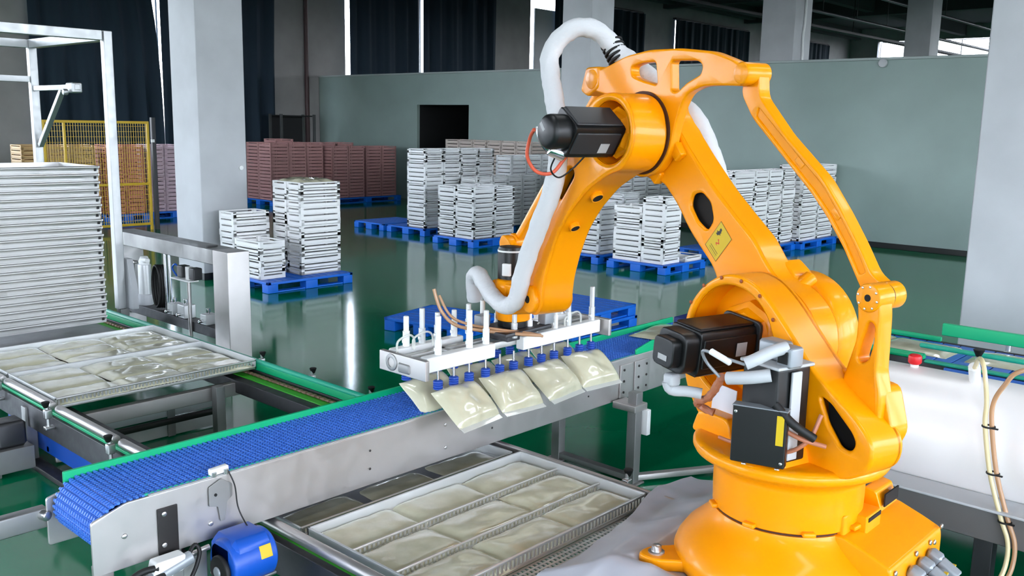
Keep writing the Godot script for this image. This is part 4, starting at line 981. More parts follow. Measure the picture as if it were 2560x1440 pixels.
# hollow casting: outline extruded from z0 to z1 with a thin near skin that carries the openings
func casting(poly: PackedVector2Array, z0: float, z1: float, wall: float, holes: Array, bev := 0.012) -> MB:
	var b := MB.new()
	b.ext(poly, z0, z0 + 0.026, bev, holes)
	b.ext(poly, z0 + 0.012, z1 - 0.012, 0.0, [b.shrink(poly, wall)])
	b.ext(poly, z1 - 0.026, z1, bev)
	return b

func motor_along_z(root: Node3D, c: Vector3, front: float, rear: float, half: float, roll: float, round_cap: bool) -> MeshInstance3D:
	# servo motor lying along the robot's z axis, front face at z = front, back cap at z = rear (towards the camera)
	var bs := Basis(UZ, roll)
	var l := front - rear
	var at := func(x: float, y: float, z: float) -> Vector3: return c + bs * P(x, y, 0) + P(0, 0, z)
	var b := MB.new(); b.ext(rnd([V(-half, -half), V(half, -half), V(half, half), V(-half, half)], 0.022, 2), rear + l * 0.26, front, 0.005, [], Transform3D(bs, c)); 
	var m := obj("motor_body", b, M.black, root)
	b = MB.new()
	for s in [-1.0, 1.0]:
		b.box(at.call(s * (half + 0.001), 0, rear + l * 0.62), Vector3(0.014, half * 1.35, l * 0.66), 0.005, bs)
		b.box(at.call(0, s * (half + 0.003), rear + l * 0.62), Vector3(half * 1.6, 0.016, l * 0.70), 0.006, bs)
	obj("cooling_rib", b, M.black_grey if round_cap else M.black, m)
	b = MB.new()
	var h2 := half * 0.92
	if round_cap: b.lathe([V(0, 0), V(h2 * 0.75, 0), V(h2 * 0.98, 0.018), V(h2 * 1.02, 0.03), V(h2 * 1.02, l * 0.27), V(0, l * 0.27)], 32, Transform3D(Basis(Vector3(1, 0, 0), Vector3(0, 0, 1), Vector3(0, -1, 0)), c + P(0, 0, rear)))
	else:
		b.ext(rnd([V(-h2, -h2), V(h2, -h2), V(h2, h2), V(-h2, h2)], 0.04, 3), rear + l * 0.10, rear + l * 0.27, 0.006, [], Transform3D(bs, c))
		b.ext(rnd([V(-h2 * 0.72, -h2 * 0.72), V(h2 * 0.72, -h2 * 0.72), V(h2 * 0.72, h2 * 0.72), V(-h2 * 0.72, h2 * 0.72)], 0.03, 3), rear, rear + l * 0.11, 0.006, [], Transform3D(bs, c))
	obj("rear_cap", b, M.black, m)
	return m

func sticker(root: Node3D, called: String, c: Vector3, s: Vector3, m: Material, bs := Basis.IDENTITY) -> MeshInstance3D:
	var b := MB.new(); b.box(c, s, 0.0, bs); return obj(called, b, m, root)

func warning_texture() -> StandardMaterial3D:
	var im := Image.create(96, 128, false, Image.FORMAT_RGB8); im.fill(Color(0.80, 0.68, 0.03))
	for y in 128:
		for x in 96:
			var p := Vector2(x, y)
			if x < 2 or y < 2 or x > 93 or y > 125: im.set_pixel(x, y, Color(0.25, 0.2, 0.02))
			elif p.distance_to(V(70, 24)) < 7 or (absf(x - 70 - (y - 38) * 0.4) < 7 and y > 28 and y < 52) or (absf(y - 40) < 3 and x > 58 and x < 84): im.set_pixel(x, y, Color(0.06, 0.05, 0.04))
			elif y > 56 and y < 82 and absf(x - 46 - 6 * sin(y * 0.35)) < 4: im.set_pixel(x, y, Color(0.78, 0.22, 0.05))
			elif y > 92 and y < 118 and (y / 3) % 3 == 0 and x > 14 and x < 74: im.set_pixel(x, y, Color(0.45, 0.38, 0.04))
	var m := mat(Color.WHITE, 0.5); m.albedo_texture = ImageTexture.create_from_image(im)
	return m

func robot():
	var o := thing("palletizing_robot", "large glossy yellow palletizing robot arm with black servo motors", "robot", P(3.37, 0.55, -1.57))
	var rb := Basis(Vector3(0.26560, 0, -0.96408), UP, Vector3(0.96408, 0, 0.26560))
	o.basis = rb
	org = P(0, 0.55, 0)
	var wl := Transform3D(rb.transposed(), Vector3.ZERO)          # world offsets from the swivel axis into the robot's frame
	var flat := Transform3D(Basis(Vector3(1, 0, 0), Vector3(0, 0, -1), Vector3(0, 1, 0)), Vector3.ZERO)
	var b := MB.new()
	# --- base casting
	var lug := []
	for k in 4:
		var a := PI / 2 * k
		for q in [V(0.33, -0.13), V(0.345, -0.24), V(0.425, -0.33), V(0.425, -0.425), V(0.33, -0.425), V(0.24, -0.345), V(0.13, -0.33)]: lug.append(q.rotated(-a))
	var t := MB.new(); t.ext(rnd(lug, 0.05, 4), 0.55, 0.602, 0.010, [], flat)
	b.put(t, wl)
	b.lathe([V(0.0, 0.56), V(0.43, 0.56), V(0.435, 0.60), V(0.425, 0.63), V(0.395, 0.675), V(0.35, 0.715), V(0.312, 0.75), V(0.292, 0.78), V(0.286, 0.797), V(0, 0.797)], 56)
	var base := obj("base_casting", b, M.yellow, o, 60.0)
	for q in [V(-0.365, -0.365), V(-0.365, 0.365), V(0.365, 0.365), V(0.365, -0.365)]:
		b = MB.new(); var c := wl * P(q.x, 0, q.y)
		b.lathe([V(0, 0.602), V(0.034, 0.602), V(0.034, 0.608), V(0.022, 0.61), V(0.020, 0.632), V(0.014, 0.636), V(0, 0.636)], 12, Transform3D(Basis.IDENTITY, c)); obj("anchor_bolt", b, M.bolt, base)
	# rear terminal box, square to the hall
	b = MB.new(); t = MB.new()
	t.ext(rnd([V(-0.12, 0.20), V(0.41, 0.20), V(0.41, 0.485), V(-0.12, 0.485)], 0.02, 3), 0.0, 0.01, 0.0, [], flat); t.t.clear()
	t.ext(rnd([V(-0.48, 0.555), V(-0.18, 0.555), V(-0.18, 0.80), V(-0.30, 0.80), V(-0.40, 0.765), V(-0.475, 0.735), V(-0.48, 0.70)], 0.014, 3), -0.12, 0.41, 0.010, [], Transform3D(Basis(Vector3(0, 0, -1), UP, Vector3(1, 0, 0)), Vector3.ZERO))
	b.put(t, wl); var box := obj("terminal_box", b, M.yellow, o)
	for q in [[P(-0.10, 0.78, 0.25), P(-0.02, 0.875, 0.285)], [P(-0.12, 0.76, 0.20), P(-0.09, 0.93, 0.25)], [P(0.0, 0.775, 0.25), P(0.14, 0.855, 0.33)]]:
		t = MB.new(); t.span(q[0], q[1], 0.007); b = MB.new(); b.put(t, wl); obj("cover_lug", b, M.yellow, box)
	t = MB.new(); t.ext(rnd([V(-0.30, 0.79), V(-0.22, 0.79), V(-0.22, 0.885), V(-0.27, 0.875)], 0.01, 2), 0.23, 0.40, 0.005, [], Transform3D(Basis(Vector3(0, 0, -1), UP, Vector3(1, 0, 0)), Vector3.ZERO))
	b = MB.new(); b.put(t, wl); obj("cover_lug", b, M.yellow, box)
	for q in [[P(0.012, 0.832, 0.328), P(0.128, 0.848, 0.333)], [P(0.245, 0.815, 0.298), P(0.385, 0.868, 0.304)]]:
		t = MB.new(); t.span(q[0], q[1]); b = MB.new(); b.put(t, wl); obj("slot_shade_bar", b, M.hole, box)  # solid dark bars, slot shade put in as colour
	for q in [V(-0.09, 0.715), V(0.12, 0.72), V(0.27, 0.715), V(0.32, 0.70), V(0.39, 0.745), V(0.05, 0.57)]:
		t = MB.new(); t.cyl(P(q.x, q.y, 0.478), P(q.x, q.y, 0.487), 0.011, 10, 0.003); b = MB.new(); b.put(t, wl); obj("cover_screw", b, M.bolt, box)
	t = MB.new(); t.span(P(0.02, 0.575, 0.475), P(0.30, 0.66, 0.52), 0.012); t.span(P(0.06, 0.60, 0.51), P(0.28, 0.648, 0.575), 0.014); b = MB.new(); b.put(t, wl); var cb := obj("connector_block", b, M.connector, box)
	for k in 3:
		t = MB.new(); t.box(P(0.05 + k * 0.10, 0.672, 0.51), Vector3(0.055, 0.05, 0.06), 0.012, Basis(Vector3.RIGHT, 0.4)); t.cyl(P(0.05 + k * 0.10, 0.66, 0.53), P(0.05 + k * 0.10, 0.62, 0.60), 0.026, 14, 0.005); b = MB.new(); b.put(t, wl); obj("connector_hood", b, M.connector, cb)
		t = MB.new(); t.box(P(0.09 + k * 0.09, 0.652, 0.575), Vector3(0.018, 0.006, 0.014)); b = MB.new(); b.put(t, wl); obj("latch_mark", b, M.sticker, cb)
	# --- swivel column and disc
	b = MB.new(); b.lathe([V(0, 0.795), V(0.279, 0.795), V(0.279, 0.808), V(0, 0.808)], 48); obj("joint_gap", b, M.seam, o)
	b = MB.new(); b.lathe([V(0, 0.806), V(0.283, 0.806), V(0.289, 0.812), V(0.292, 0.90), V(0.292, 0.965), V(0.302, 0.99), V(0.335, 1.012), V(0.372, 1.030), V(0.380, 1.045), V(0.380, 1.062), V(0.372, 1.074), V(0.352, 1.082), V(0, 1.082)], 72)
	var sw := obj("swivel_column", b, M.yellow, o, 60.0)
	for k in 5:
		var th := 2.2 + k * 0.75
		b = MB.new(); b.box(P(cos(th) * 0.295, 0.815, sin(th) * 0.295), Vector3(0.03, 0.02, 0.05), 0.005, Basis(UP, -th)); obj("stop_block", b, M.yellow, sw)
	# --- column casting with the big shoulder housing
	var j2 := V(0.23, 1.447)
	var cheek := rnd([V(0.505, 1.45), V(0.475, 1.56), V(0.405, 1.65), V(0.31, 1.71), V(0.22, 1.727), V(0.12, 1.708), V(0.03, 1.648), V(-0.10, 1.525), V(-0.20, 1.428), V(-0.30, 1.362), V(-0.405, 1.298), V(-0.478, 1.225), V(-0.47, 1.13), V(-0.37, 1.06), V(0.31, 1.06), V(0.385, 1.10), V(0.465, 1.20), V(0.50, 1.33)], 0.05, 4)
	var hole := disc2(j2, 0.232, 40)
	var win := rnd([V(-0.235, 1.345), V(-0.285, 1.328), V(-0.385, 1.245), V(-0.405, 1.212), V(-0.385, 1.175), V(-0.34, 1.178), V(-0.275, 1.255)], 0.02, 4)
	b = MB.new()
	b.ext(cheek, -0.14, -0.112, 0.012, [hole, win]); b.ext(cheek, -0.124, 0.02, 0.0, [b.shrink(cheek, 0.024)]); b.ext(cheek, 0.0, 0.035, 0.008)
	b.ring(P(j2.x, j2.y, -0.115), P(j2.x, j2.y, 0.0), 0.246, 0.232, 48, 0.001)
	var col := obj("column_casting", b, M.yellow, o)
	b = MB.new(); b.ext(rnd([V(-0.22, 1.36), V(-0.30, 1.31), V(-0.41, 1.24), V(-0.41, 1.13), V(-0.25, 1.13)], 0.02, 2), -0.075, -0.01); obj("shade_core", b, M.hole, col)  # solid near-black filling, paints the shade behind the window
	b = MB.new(); b.ext(rnd([V(-0.20, 1.43), V(-0.33, 1.40), V(-0.40, 1.40), V(-0.45, 1.24), V(-0.37, 1.06), V(0.0, 1.06)], 0.03, 3), 0.0, 0.10, 0.010); obj("rear_buttress", b, M.yellow, col)
	b = MB.new(); b.ext(rnd([V(-0.06, 1.06), V(-0.10, 1.20), V(-0.17, 1.20), V(-0.22, 1.06)], 0.02, 2), -0.27, -0.12, 0.008); obj("front_rib", b, M.yellow, col)
	b = MB.new(); b.ext(rnd([V(0.10, 1.06), V(0.13, 1.16), V(0.30, 1.16), V(0.34, 1.06)], 0.03, 3), -0.22, -0.12, 0.010); obj("front_rib", b, M.yellow, col)
	for k in 9:
		var th := 0.5 + k * 0.42
		bolt_at(col, P(j2.x + cos(th) * 0.262, j2.y + sin(th) * 0.262, -0.14), -UZ, 0.008, M.yellow_dark)
	# shoulder drive
	b = MB.new(); b.lathe([V(0, 0), V(0.115, 0), V(0.135, 0.02), V(0.16, 0.03), V(0.165, 0.06), V(0, 0.06)], 8, Transform3D(Basis(Vector3(1, 0, 0), Vector3(0, 0, 1), Vector3(0, -1, 0)), P(j2.x, j2.y, -0.065))); obj("gear_flange", b, M.yellow, o, 20.0)
	var m := motor_along_z(o, P(j2.x, j2.y, 0), -0.062, -0.49, 0.088, 0.10, false)
	b = MB.new(); b.ext(rnd([V(-0.105, -0.105), V(0.105, -0.105), V(0.105, 0.105), V(-0.105, 0.105)], 0.03, 3), -0.085, -0.068, 0.004, [], Transform3D(Basis(UZ, 0.10), P(j2.x, j2.y, 0))); obj("mounting_flange", b, M.black_grey, m)
	sticker(m, "rating_label", P(j2.x - 0.10, j2.y - 0.005, -0.17), Vector3(0.001, 0.055, 0.055), M.sticker_grey, Basis(UZ, 0.10))
	sticker(m, "rear_label", P(j2.x + 0.0, j2.y - 0.02, -0.4915), Vector3(0.05, 0.022, 0.001), M.sticker_grey, Basis(UZ, 0.10))
	b = MB.new(); b.box(P(j2.x - 0.005, j2.y - 0.115, -0.44), Vector3(0.055, 0.05, 0.055), 0.010); b.tube(curve([P(0.235, 1.325, -0.455), P(0.225, 1.29, -0.44), P(0.18, 1.29, -0.40), P(0.14, 1.285, -0.36)], 4), 0.022, 12); obj("cable_elbow", b, M.light_grey, m)
	# --- upper arm, hollow with a long opening
	var arm := rnd([V(0.861, 2.337), V(0.90, 2.425), V(0.98, 2.465), V(1.08, 2.455), V(1.16, 2.385), V(1.198, 2.27), V(1.17, 2.16), V(1.10, 2.085), V(1.0, 2.05), V(0.912, 2.045), V(0.808, 1.952), V(0.719, 1.842), V(0.622, 1.754), V(0.548, 1.69), V(0.50, 1.58), V(0.495, 1.44), V(0.465, 1.32), V(0.37, 1.215), V(0.23, 1.18), V(0.09, 1.21), V(-0.01, 1.31), V(-0.045, 1.44), V(-0.02, 1.56), V(0.06, 1.64), V(0.19, 1.70), V(0.255, 1.762), V(0.319, 1.842), V(0.434, 1.928), V(0.567, 2.033), V(0.669, 2.128), V(0.778, 2.235)], 0.05, 4)
	var op := rnd([V(0.652, 2.018), V(0.592, 1.975), V(0.568, 1.90), V(0.603, 1.85), V(0.668, 1.888), V(0.718, 1.951), V(0.706, 2.005)], 0.022, 5)
	var ua := obj("upper_arm", casting(arm, 0.062, 0.205, 0.03, [op], 0.014), M.yellow, o)
	b = MB.new(); b.ext(b.shrink(arm, 0.034), 0.10, 0.175); obj("shade_core", b, M.hole, ua)  # solid near-black filling so the long opening looks unlit inside
	b = MB.new(); b.cyl(P(0.23, 1.447, 0.20), P(0.23, 1.447, 0.36), 0.262, 56, 0.03); obj("shoulder_hub", b, M.yellow, ua)
	b = MB.new(); b.ext(rnd([V(0.10, 1.60), V(0.19, 1.715), V(0.262, 1.765), V(0.245, 1.60)], 0.02, 3), 0.16, 0.28, 0.012); obj("bearing_lug", b, M.yellow, ua)
	b = MB.new(); b.cyl(P(0.175, 1.648, 0.17), P(0.15, 1.70, 0.24), 0.034, 20, 0.01); obj("rest_knob", b, M.yellow, ua)
	b = MB.new(); b.tube([P(0.19, 1.665, 0.13), P(0.215, 1.705, 0.155), P(0.222, 1.722, 0.20), P(0.205, 1.712, 0.245)], 0.007, 6); obj("rubber_strip", b, M.hole, ua)
	b = MB.new(); b.box(P(0.80, 2.19, 0.05), Vector3(0.075, 0.06, 0.045), 0.008, Basis(UZ, 0.9)); obj("stop_block", b, M.yellow, ua)
	b = MB.new(); b.box(P(0.955, 2.085, 0.062), Vector3(0.09, 0.07, 0.05), 0.008, Basis(UZ, 0.7)); obj("stop_block", b, M.yellow, ua)
	# warning sign, printed, on the arm's side
	var wq := [V(0.515, 1.902), V(0.446, 1.83), V(0.535, 1.722), V(0.606, 1.79)]
	var st := SurfaceTool.new(); st.begin(Mesh.PRIMITIVE_TRIANGLES)
	var uv := [V(0, 0), V(1, 0), V(1, 1), V(0, 1)]
	for k in [0, 1, 2, 0, 2, 3]: st.set_normal(-UZ); st.set_uv(uv[[1, 0, 3, 2][k]]); st.add_vertex(P(wq[k].x, wq[k].y - 0.55, 0.0605))
	inst(st.commit(), "warning_sign", warning_texture(), ua)
	# --- elbow link, an arched truss
	var link := rnd([V(1.40, 2.56), V(1.276, 2.588), V(1.156, 2.625), V(0.982, 2.645), V(0.766, 2.640), V(0.566, 2.616), V(0.435, 2.574), V(0.365, 2.545), V(0.352, 2.50), V(0.393, 2.469), V(0.507, 2.474), V(0.627, 2.474), V(0.713, 2.445), V(0.75, 2.39), V(0.785, 2.29), V(0.81, 2.18), V(0.89, 2.09), V(1.0, 2.06), V(1.11, 2.085), V(1.185, 2.16), V(1.21, 2.27), V(1.205, 2.37), V(1.26, 2.44), V(1.36, 2.46), V(1.44, 2.475), V(1.455, 2.53)], 0.035, 4)
	var w1 := rnd([V(1.105, 2.572), V(1.035, 2.588), V(0.932, 2.590), V(0.912, 2.485), V(1.03, 2.511), V(1.095, 2.531)], 0.02, 4)
	var w2 := rnd([V(0.827, 2.590), V(0.66, 2.583), V(0.625, 2.562), V(0.632, 2.525), V(0.716, 2.493), V(0.778, 2.452), V(0.815, 2.455)], 0.02, 4)
	b = MB.new(); b.ext(link, 0.004, 0.058, 0.010, [w1, w2]); var lk := obj("elbow_link", b, M.yellow, o)
	b = MB.new(); b.cyl(P(1.405, 2.525, -0.004), P(1.405, 2.525, 0.13), 0.052, 28, 0.008); b.ext(rnd([V(1.345, 2.585), V(1.46, 2.585), V(1.50, 2.47), V(1.44, 2.44), V(1.345, 2.48)], 0.02, 3), 0.0, 0.12, 0.010); obj("link_pivot", b, M.yellow, lk)
	b = MB.new(); b.cyl(P(0.395, 2.52, 0.0), P(0.395, 2.52, 0.14), 0.046, 28, 0.008); obj("link_pivot", b, M.yellow, lk)
	# --- rear rod with its hollowed flank
	var rod := rnd([V(0.43, 2.555), V(0.355, 2.555), V(0.345, 2.43), V(0.197, 2.280), V(-0.010, 2.115), V(-0.112, 1.994), V(-0.195, 1.883), V(-0.262, 1.782), V(-0.352, 1.735), V(-0.352, 1.69), V(-0.29, 1.675), V(-0.235, 1.70), V(-0.206, 1.741), V(-0.128, 1.862), V(-0.043, 1.968), V(0.042, 2.055), V(0.189, 2.182), V(0.374, 2.34), V(0.445, 2.44)], 0.03, 3)
	var pk := rnd([V(0.345, 2.385), V(0.197, 2.258), V(-0.004, 2.092), V(-0.100, 1.978), V(-0.182, 1.868), V(-0.232, 1.785), V(-0.205, 1.775), V(-0.138, 1.878), V(-0.055, 1.984), V(0.03, 2.070), V(0.185, 2.202), V(0.355, 2.350)], 0.008, 2)
	b = MB.new(); b.ext(rod, 0.062, 0.082, 0.006, [pk]); b.ext(rod, 0.070, 0.128, 0.008); var rr := obj("rear_rod", b, M.yellow, o)
	for q in [V(0.115, 2.172), V(-0.078, 1.988)]:
		b = MB.new(); b.box(P(q.x, q.y, 0.072), Vector3(0.05, 0.03, 0.012), 0.004, Basis(UZ, 0.75)); obj("rib", b, M.yellow, rr)
	b = MB.new(); b.cyl(P(-0.318, 1.714, 0.060), P(-0.318, 1.714, 0.132), 0.050, 32, 0.006); obj("rod_eye", b, M.yellow, rr)
	# --- rear lever
	var lev := rnd([V(-0.275, 1.72), V(-0.286, 1.626), V(-0.285, 1.552), V(-0.251, 1.432), V(-0.225, 1.33), V(-0.41, 1.24), V(-0.41, 1.36), V(-0.384, 1.456), V(-0.380, 1.645), V(-0.372, 1.72)], 0.02, 3)
	var lh := rnd([V(-0.335, 1.632), V(-0.358, 1.619), V(-0.360, 1.555), V(-0.345, 1.490), V(-0.316, 1.470), V(-0.298, 1.487), V(-0.314, 1.559)], 0.02, 3)
	b = MB.new(); b.ext(lev, -0.03, 0.045, 0.010, [lh]); b.cyl(P(-0.326, 1.714, -0.036), P(-0.326, 1.714, 0.052), 0.052, 36, 0.005); var le := obj("rear_lever", b, M.yellow, o)
	b = MB.new(); b.cyl(P(-0.323, 1.714, 0.050), P(-0.323, 1.714, 0.062), 0.047, 28); obj("joint_gap", b, M.seam, le)
	b = MB.new(); b.cyl(P(-0.326, 1.714, -0.0375), P(-0.326, 1.714, -0.030), 0.013, 16); obj("pin_shade_disc", b, M.hole, le)  # solid dark disc, shade of a pin hole as colour
	for k in 8: bolt_at(le, P(-0.326 + 0.041 * cos(k * PI / 4 + 0.2), 1.714 + 0.041 * sin(k * PI / 4 + 0.2), -0.036), -UZ, 0.0045, M.bolt)
	# --- forearm, hollow, with its elbow hub
	var fa := rnd([V(0.985, 2.45), V(1.10, 2.435), V(1.19, 2.37), V(1.30, 2.235), V(1.370, 2.129), V(1.447, 1.947), V(1.555, 1.733), V(1.625, 1.58), V(1.69, 1.45), V(1.695, 1.37), V(1.64, 1.315), V(1.56, 1.31), V(1.505, 1.37), V(1.486, 1.514), V(1.438, 1.644), V(1.373, 1.773), V(1.276, 1.891), V(1.136, 2.008), V(0.987, 2.082), V(0.90, 2.105), V(0.83, 2.18), V(0.812, 2.27), V(0.84, 2.37), V(0.90, 2.43)], 0.05, 4)
	var eh := disc2(V(1.0, 2.268), 0.145, 36)
	var s1 := slot(V(1.29, 2.065), V(1.372, 1.955), 0.030, 0.020)
	var s2 := slot(V(1.458, 1.878), V(1.53, 1.745), 0.020, 0.014)
	b = MB.new(); b.ext(fa, -0.20, -0.174, 0.016, [eh, s1, s2]); b.ext(fa, -0.186, -0.02, 0.0, [b.shrink(fa, 0.028)]); b.ext(fa, -0.03, -0.002, 0.014)
	b.ring(P(1.0, 2.268, -0.178), P(1.0, 2.268, -0.03), 0.160, 0.145, 40, 0.001)
	var fo := obj("forearm", b, M.yellow, o)
	b = MB.new(); b.ext(rnd([V(1.30, 2.10), V(1.42, 1.93), V(1.54, 1.70), V(1.60, 1.50), V(1.53, 1.50), V(1.45, 1.70), V(1.36, 1.83), V(1.24, 1.98)], 0.02, 2), -0.15, -0.04); obj("shade_core", b, M.hole, fo)  # solid near-black filling, painted shade seen through the slots
	b = MB.new(); b.cyl(P(1.0, 2.268, -0.004), P(1.0, 2.268, 0.006), 0.192, 48); obj("joint_gap", b, M.seam, fo)
	var nb := Basis(P(0.767, -0.641, 0), P(-0.641, -0.767, 0), P(0, 0, 1)).orthonormalized()
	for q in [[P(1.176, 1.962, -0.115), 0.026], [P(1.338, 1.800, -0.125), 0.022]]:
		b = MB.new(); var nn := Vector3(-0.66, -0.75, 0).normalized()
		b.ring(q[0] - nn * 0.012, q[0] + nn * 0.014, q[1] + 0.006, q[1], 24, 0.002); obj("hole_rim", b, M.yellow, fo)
		b = MB.new(); b.cyl(q[0] - nn * 0.012, q[0] + nn * 0.012, q[1], 24); obj("shade_disc", b, M.hole, fo)  # solid near-black disc, the darkness of a hole painted on the face
	# elbow drive
	b = MB.new(); b.lathe([V(0, 0), V(0.085, 0), V(0.10, 0.02), V(0.118, 0.03), V(0.122, 0.09), V(0, 0.09)], 8, Transform3D(Basis(Vector3(1, 0, 0), Vector3(0, 0, 1), Vector3(0, -1, 0)), P(1.0, 2.268, -0.175))); obj("gear_flange", b, M.yellow, fo, 20.0)
	m = motor_along_z(o, P(1.0, 2.268, 0), -0.18, -0.545, 0.083, 0.62, true)
	sticker(m, "rating_label", P(1.0, 2.268, -0.27) + Basis(UZ, 0.62) * P(-0.0925, -0.02, 0), Vector3(0.001, 0.05, 0.05), M.sticker_grey, Basis(UZ, 0.62))
	sticker(m, "rear_label", P(1.02, 2.29, -0.5425), Vector3(0.045, 0.018, 0.006), M.sticker_grey, Basis(UZ, 0.9))
	b = MB.new(); b.tube(curve([P(1.07, 2.29, -0.53), P(1.065, 2.25, -0.525), P(1.05, 2.205, -0.505), P(1.045, 2.19, -0.49)], 3), 0.016, 10); b.cyl(P(1.03, 2.195, -0.50), P(1.01, 2.165, -0.43), 0.030, 16, 0.006); obj("cable_plug", b, M.chrome, m)
	b = MB.new(); b.tube(curve([P(1.10, 2.275, -0.535), P(1.186, 2.237, -0.50), P(1.206, 2.155, -0.50), P(1.19, 2.086, -0.46), P(1.147, 2.080, -0.40), P(1.134, 2.148, -0.34), P(1.12, 2.20, -0.30)], 6), 0.0085, 8); obj("orange_cable", b, M.orange_cable, m)
	b = MB.new(); b.tube(curve([P(1.04, 2.17, -0.45), P(1.10, 2.10, -0.44), P(1.12, 2.06, -0.38), P(1.10, 2.10, -0.32), P(1.06, 2.16, -0.28)], 6), 0.004, 6); obj("black_cable", b, M.rubber, m)
	# --- front rod, wrist
	b = MB.new(); b.beam(P(1.405, 2.525, 0.095), P(2.215, 1.615, 0.095), 0.05, 0.045, 0.008, UZ); b.cyl(P(2.22, 1.61, 0.055), P(2.22, 1.61, 0.125), 0.052, 28, 0.008); var fr := obj("front_rod", b, M.yellow, o)
	b = MB.new(); b.cyl(P(2.22, 1.61, 0.052), P(2.22, 1.61, 0.058), 0.012, 12); obj("pin_shade_disc", b, M.hole, fr)  # dark disc on the rod eye, painted hole shade
	b = MB.new(); b.ext(rnd([V(1.50, 1.40), V(1.56, 1.475), V(1.70, 1.46), V(1.86, 1.425), V(2.07, 1.43), V(2.09, 1.30), V(2.03, 1.265), V(1.93, 1.245), V(1.66, 1.30), V(1.54, 1.335)], 0.03, 4), -0.17, 0.0, 0.014)
	b.lathe([V(0, 1.205), V(0.092, 1.205), V(0.098, 1.212), V(0.098, 1.28), V(0.112, 1.31), V(0.112, 1.40), V(0.10, 1.43), V(0.085, 1.44), V(0, 1.44)], 36, Transform3D(Basis.IDENTITY, P(1.97, 0, -0.08)))
	var wr := obj("wrist", b, M.yellow, o)
	b = MB.new(); b.cyl(P(1.60, 1.395, -0.225), P(1.60, 1.395, 0.02), 0.075, 32, 0.010); obj("wrist_pivot", b, M.yellow, wr)
	b = MB.new(); b.cyl(P(1.60, 1.395, -0.228), P(1.60, 1.395, -0.222), 0.02, 16); obj("pin_shade_disc", b, M.hole, wr)  # dark disc on the pivot end, painted hole shade
	b = MB.new(); b.ext(rnd([V(1.93, 1.38), V(2.05, 1.36), V(2.28, 1.60), V(2.24, 1.66), V(2.17, 1.64)], 0.03, 3), 0.0, 0.052, 0.008); obj("wrist_lever", b, M.yellow, wr)
	b = MB.new(); b.lathe([V(0, 1.168), V(0.082, 1.168), V(0.086, 1.172), V(0.086, 1.206), V(0, 1.206)], 32, Transform3D(Basis.IDENTITY, P(1.97, 0, -0.08))); obj("tool_flange", b, M.black, wr)
	b = MB.new(); b.lathe([V(0, 1.44), V(0.072, 1.44), V(0.072, 1.605), V(0.066, 1.62), V(0, 1.622)], 28, Transform3D(Basis.IDENTITY, P(1.99, 0, -0.09))); var wm := obj("wrist_motor", b, M.black, o)
	b = MB.new(); b.ring(P(1.99, 1.592, -0.09), P(1.99, 1.602, -0.09), 0.0745, 0.07, 28, 0.001); obj("trim_ring", b, M.white_plastic, wm)
	b = MB.new(); b.box(P(1.925, 1.50, -0.155), Vector3(0.05, 0.07, 0.02), 0.004, Basis(UP, 0.7)); obj("label_plate", b, M.white_plastic, wm)
	# --- swivel motor, terminal box and wiring
	b = MB.new(); b.ext(rnd([V(-0.085, -0.085), V(0.085, -0.085), V(0.085, 0.085), V(-0.085, 0.085)], 0.012, 2), 1.10, 1.455, 0.006, [], Transform3D(Basis(Vector3(1, 0, 0), Vector3(0, 0, -1), Vector3(0, 1, 0)), P(-0.125, 0, -0.25)))
	var sm := obj("swivel_motor", b, M.black, o)
	b = MB.new(); b.box(P(-0.125, 1.462, -0.25), Vector3(0.19, 0.014, 0.19), 0.004); obj("top_plate", b, M.light_grey, sm)
	b = MB.new(); b.box(P(-0.22, 1.28, -0.25), Vector3(0.012, 0.33, 0.05), 0.003); obj("side_strip", b, M.light_grey, sm)
	b = MB.new(); b.box(P(-0.11, 1.505, -0.245), Vector3(0.11, 0.07, 0.075), 0.010); b.box(P(-0.20, 1.50, -0.27), Vector3(0.07, 0.075, 0.07), 0.008); obj("connector_housing", b, M.connector, sm)
	b = MB.new(); b.box(P(-0.20, 1.50, -0.308), Vector3(0.045, 0.045, 0.004), 0.001); obj("connector_socket", b, M.rubber, sm)
	b = MB.new(); b.tube(curve([P(-0.20, 1.535, -0.29), P(-0.18, 1.52, -0.345), P(-0.16, 1.495, -0.40), P(-0.14, 1.478, -0.43)], 5), 0.023, 14); obj("cable_sleeve", b, M.light_grey, sm)
	b = MB.new(); b.tube(curve([P(-0.185, 1.436, -0.345), P(-0.13, 1.42, -0.39), P(-0.05, 1.402, -0.42)], 5), 0.024, 14); obj("cable_sleeve", b, M.light_grey, sm)
	b = MB.new(); b.tube(curve([P(-0.14, 1.475, -0.43), P(-0.07, 1.49, -0.47), P(0.01, 1.50, -0.49), P(0.02, 1.45, -0.46), P(-0.02, 1.40, -0.43)], 6), 0.006, 8); obj("grey_cable", b, M.connector, sm)
	b = MB.new(); b.cyl(P(-0.02, 1.505, -0.485), P(-0.10, 1.475, -0.46), 0.012, 10, 0.003); obj("white_ferrule", b, M.white_plastic, sm)
	b = MB.new(); b.tube(curve([P(-0.02, 1.40, -0.42), P(0.05, 1.33, -0.38), P(0.12, 1.27, -0.35), P(0.20, 1.235, -0.32), P(0.23, 1.20, -0.28), P(0.18, 1.18, -0.25)], 6), 0.015, 10, 0.15); obj("copper_tape_cable", b, M.copper_tape, sm)
	b = MB.new(); b.tube(curve([P(0.12, 1.10, -0.27), P(0.02, 1.12, -0.31), P(-0.06, 1.13, -0.30), P(-0.20, 1.14, -0.28), P(-0.28, 1.20, -0.24), P(-0.30, 1.30, -0.20)], 6), 0.008, 8); b.tube(curve([P(-0.20, 1.24, -0.30), P(-0.27, 1.21, -0.26), P(-0.33, 1.19, -0.2)], 5), 0.009, 8); obj("orange_cable", b, M.copper_tape, sm)
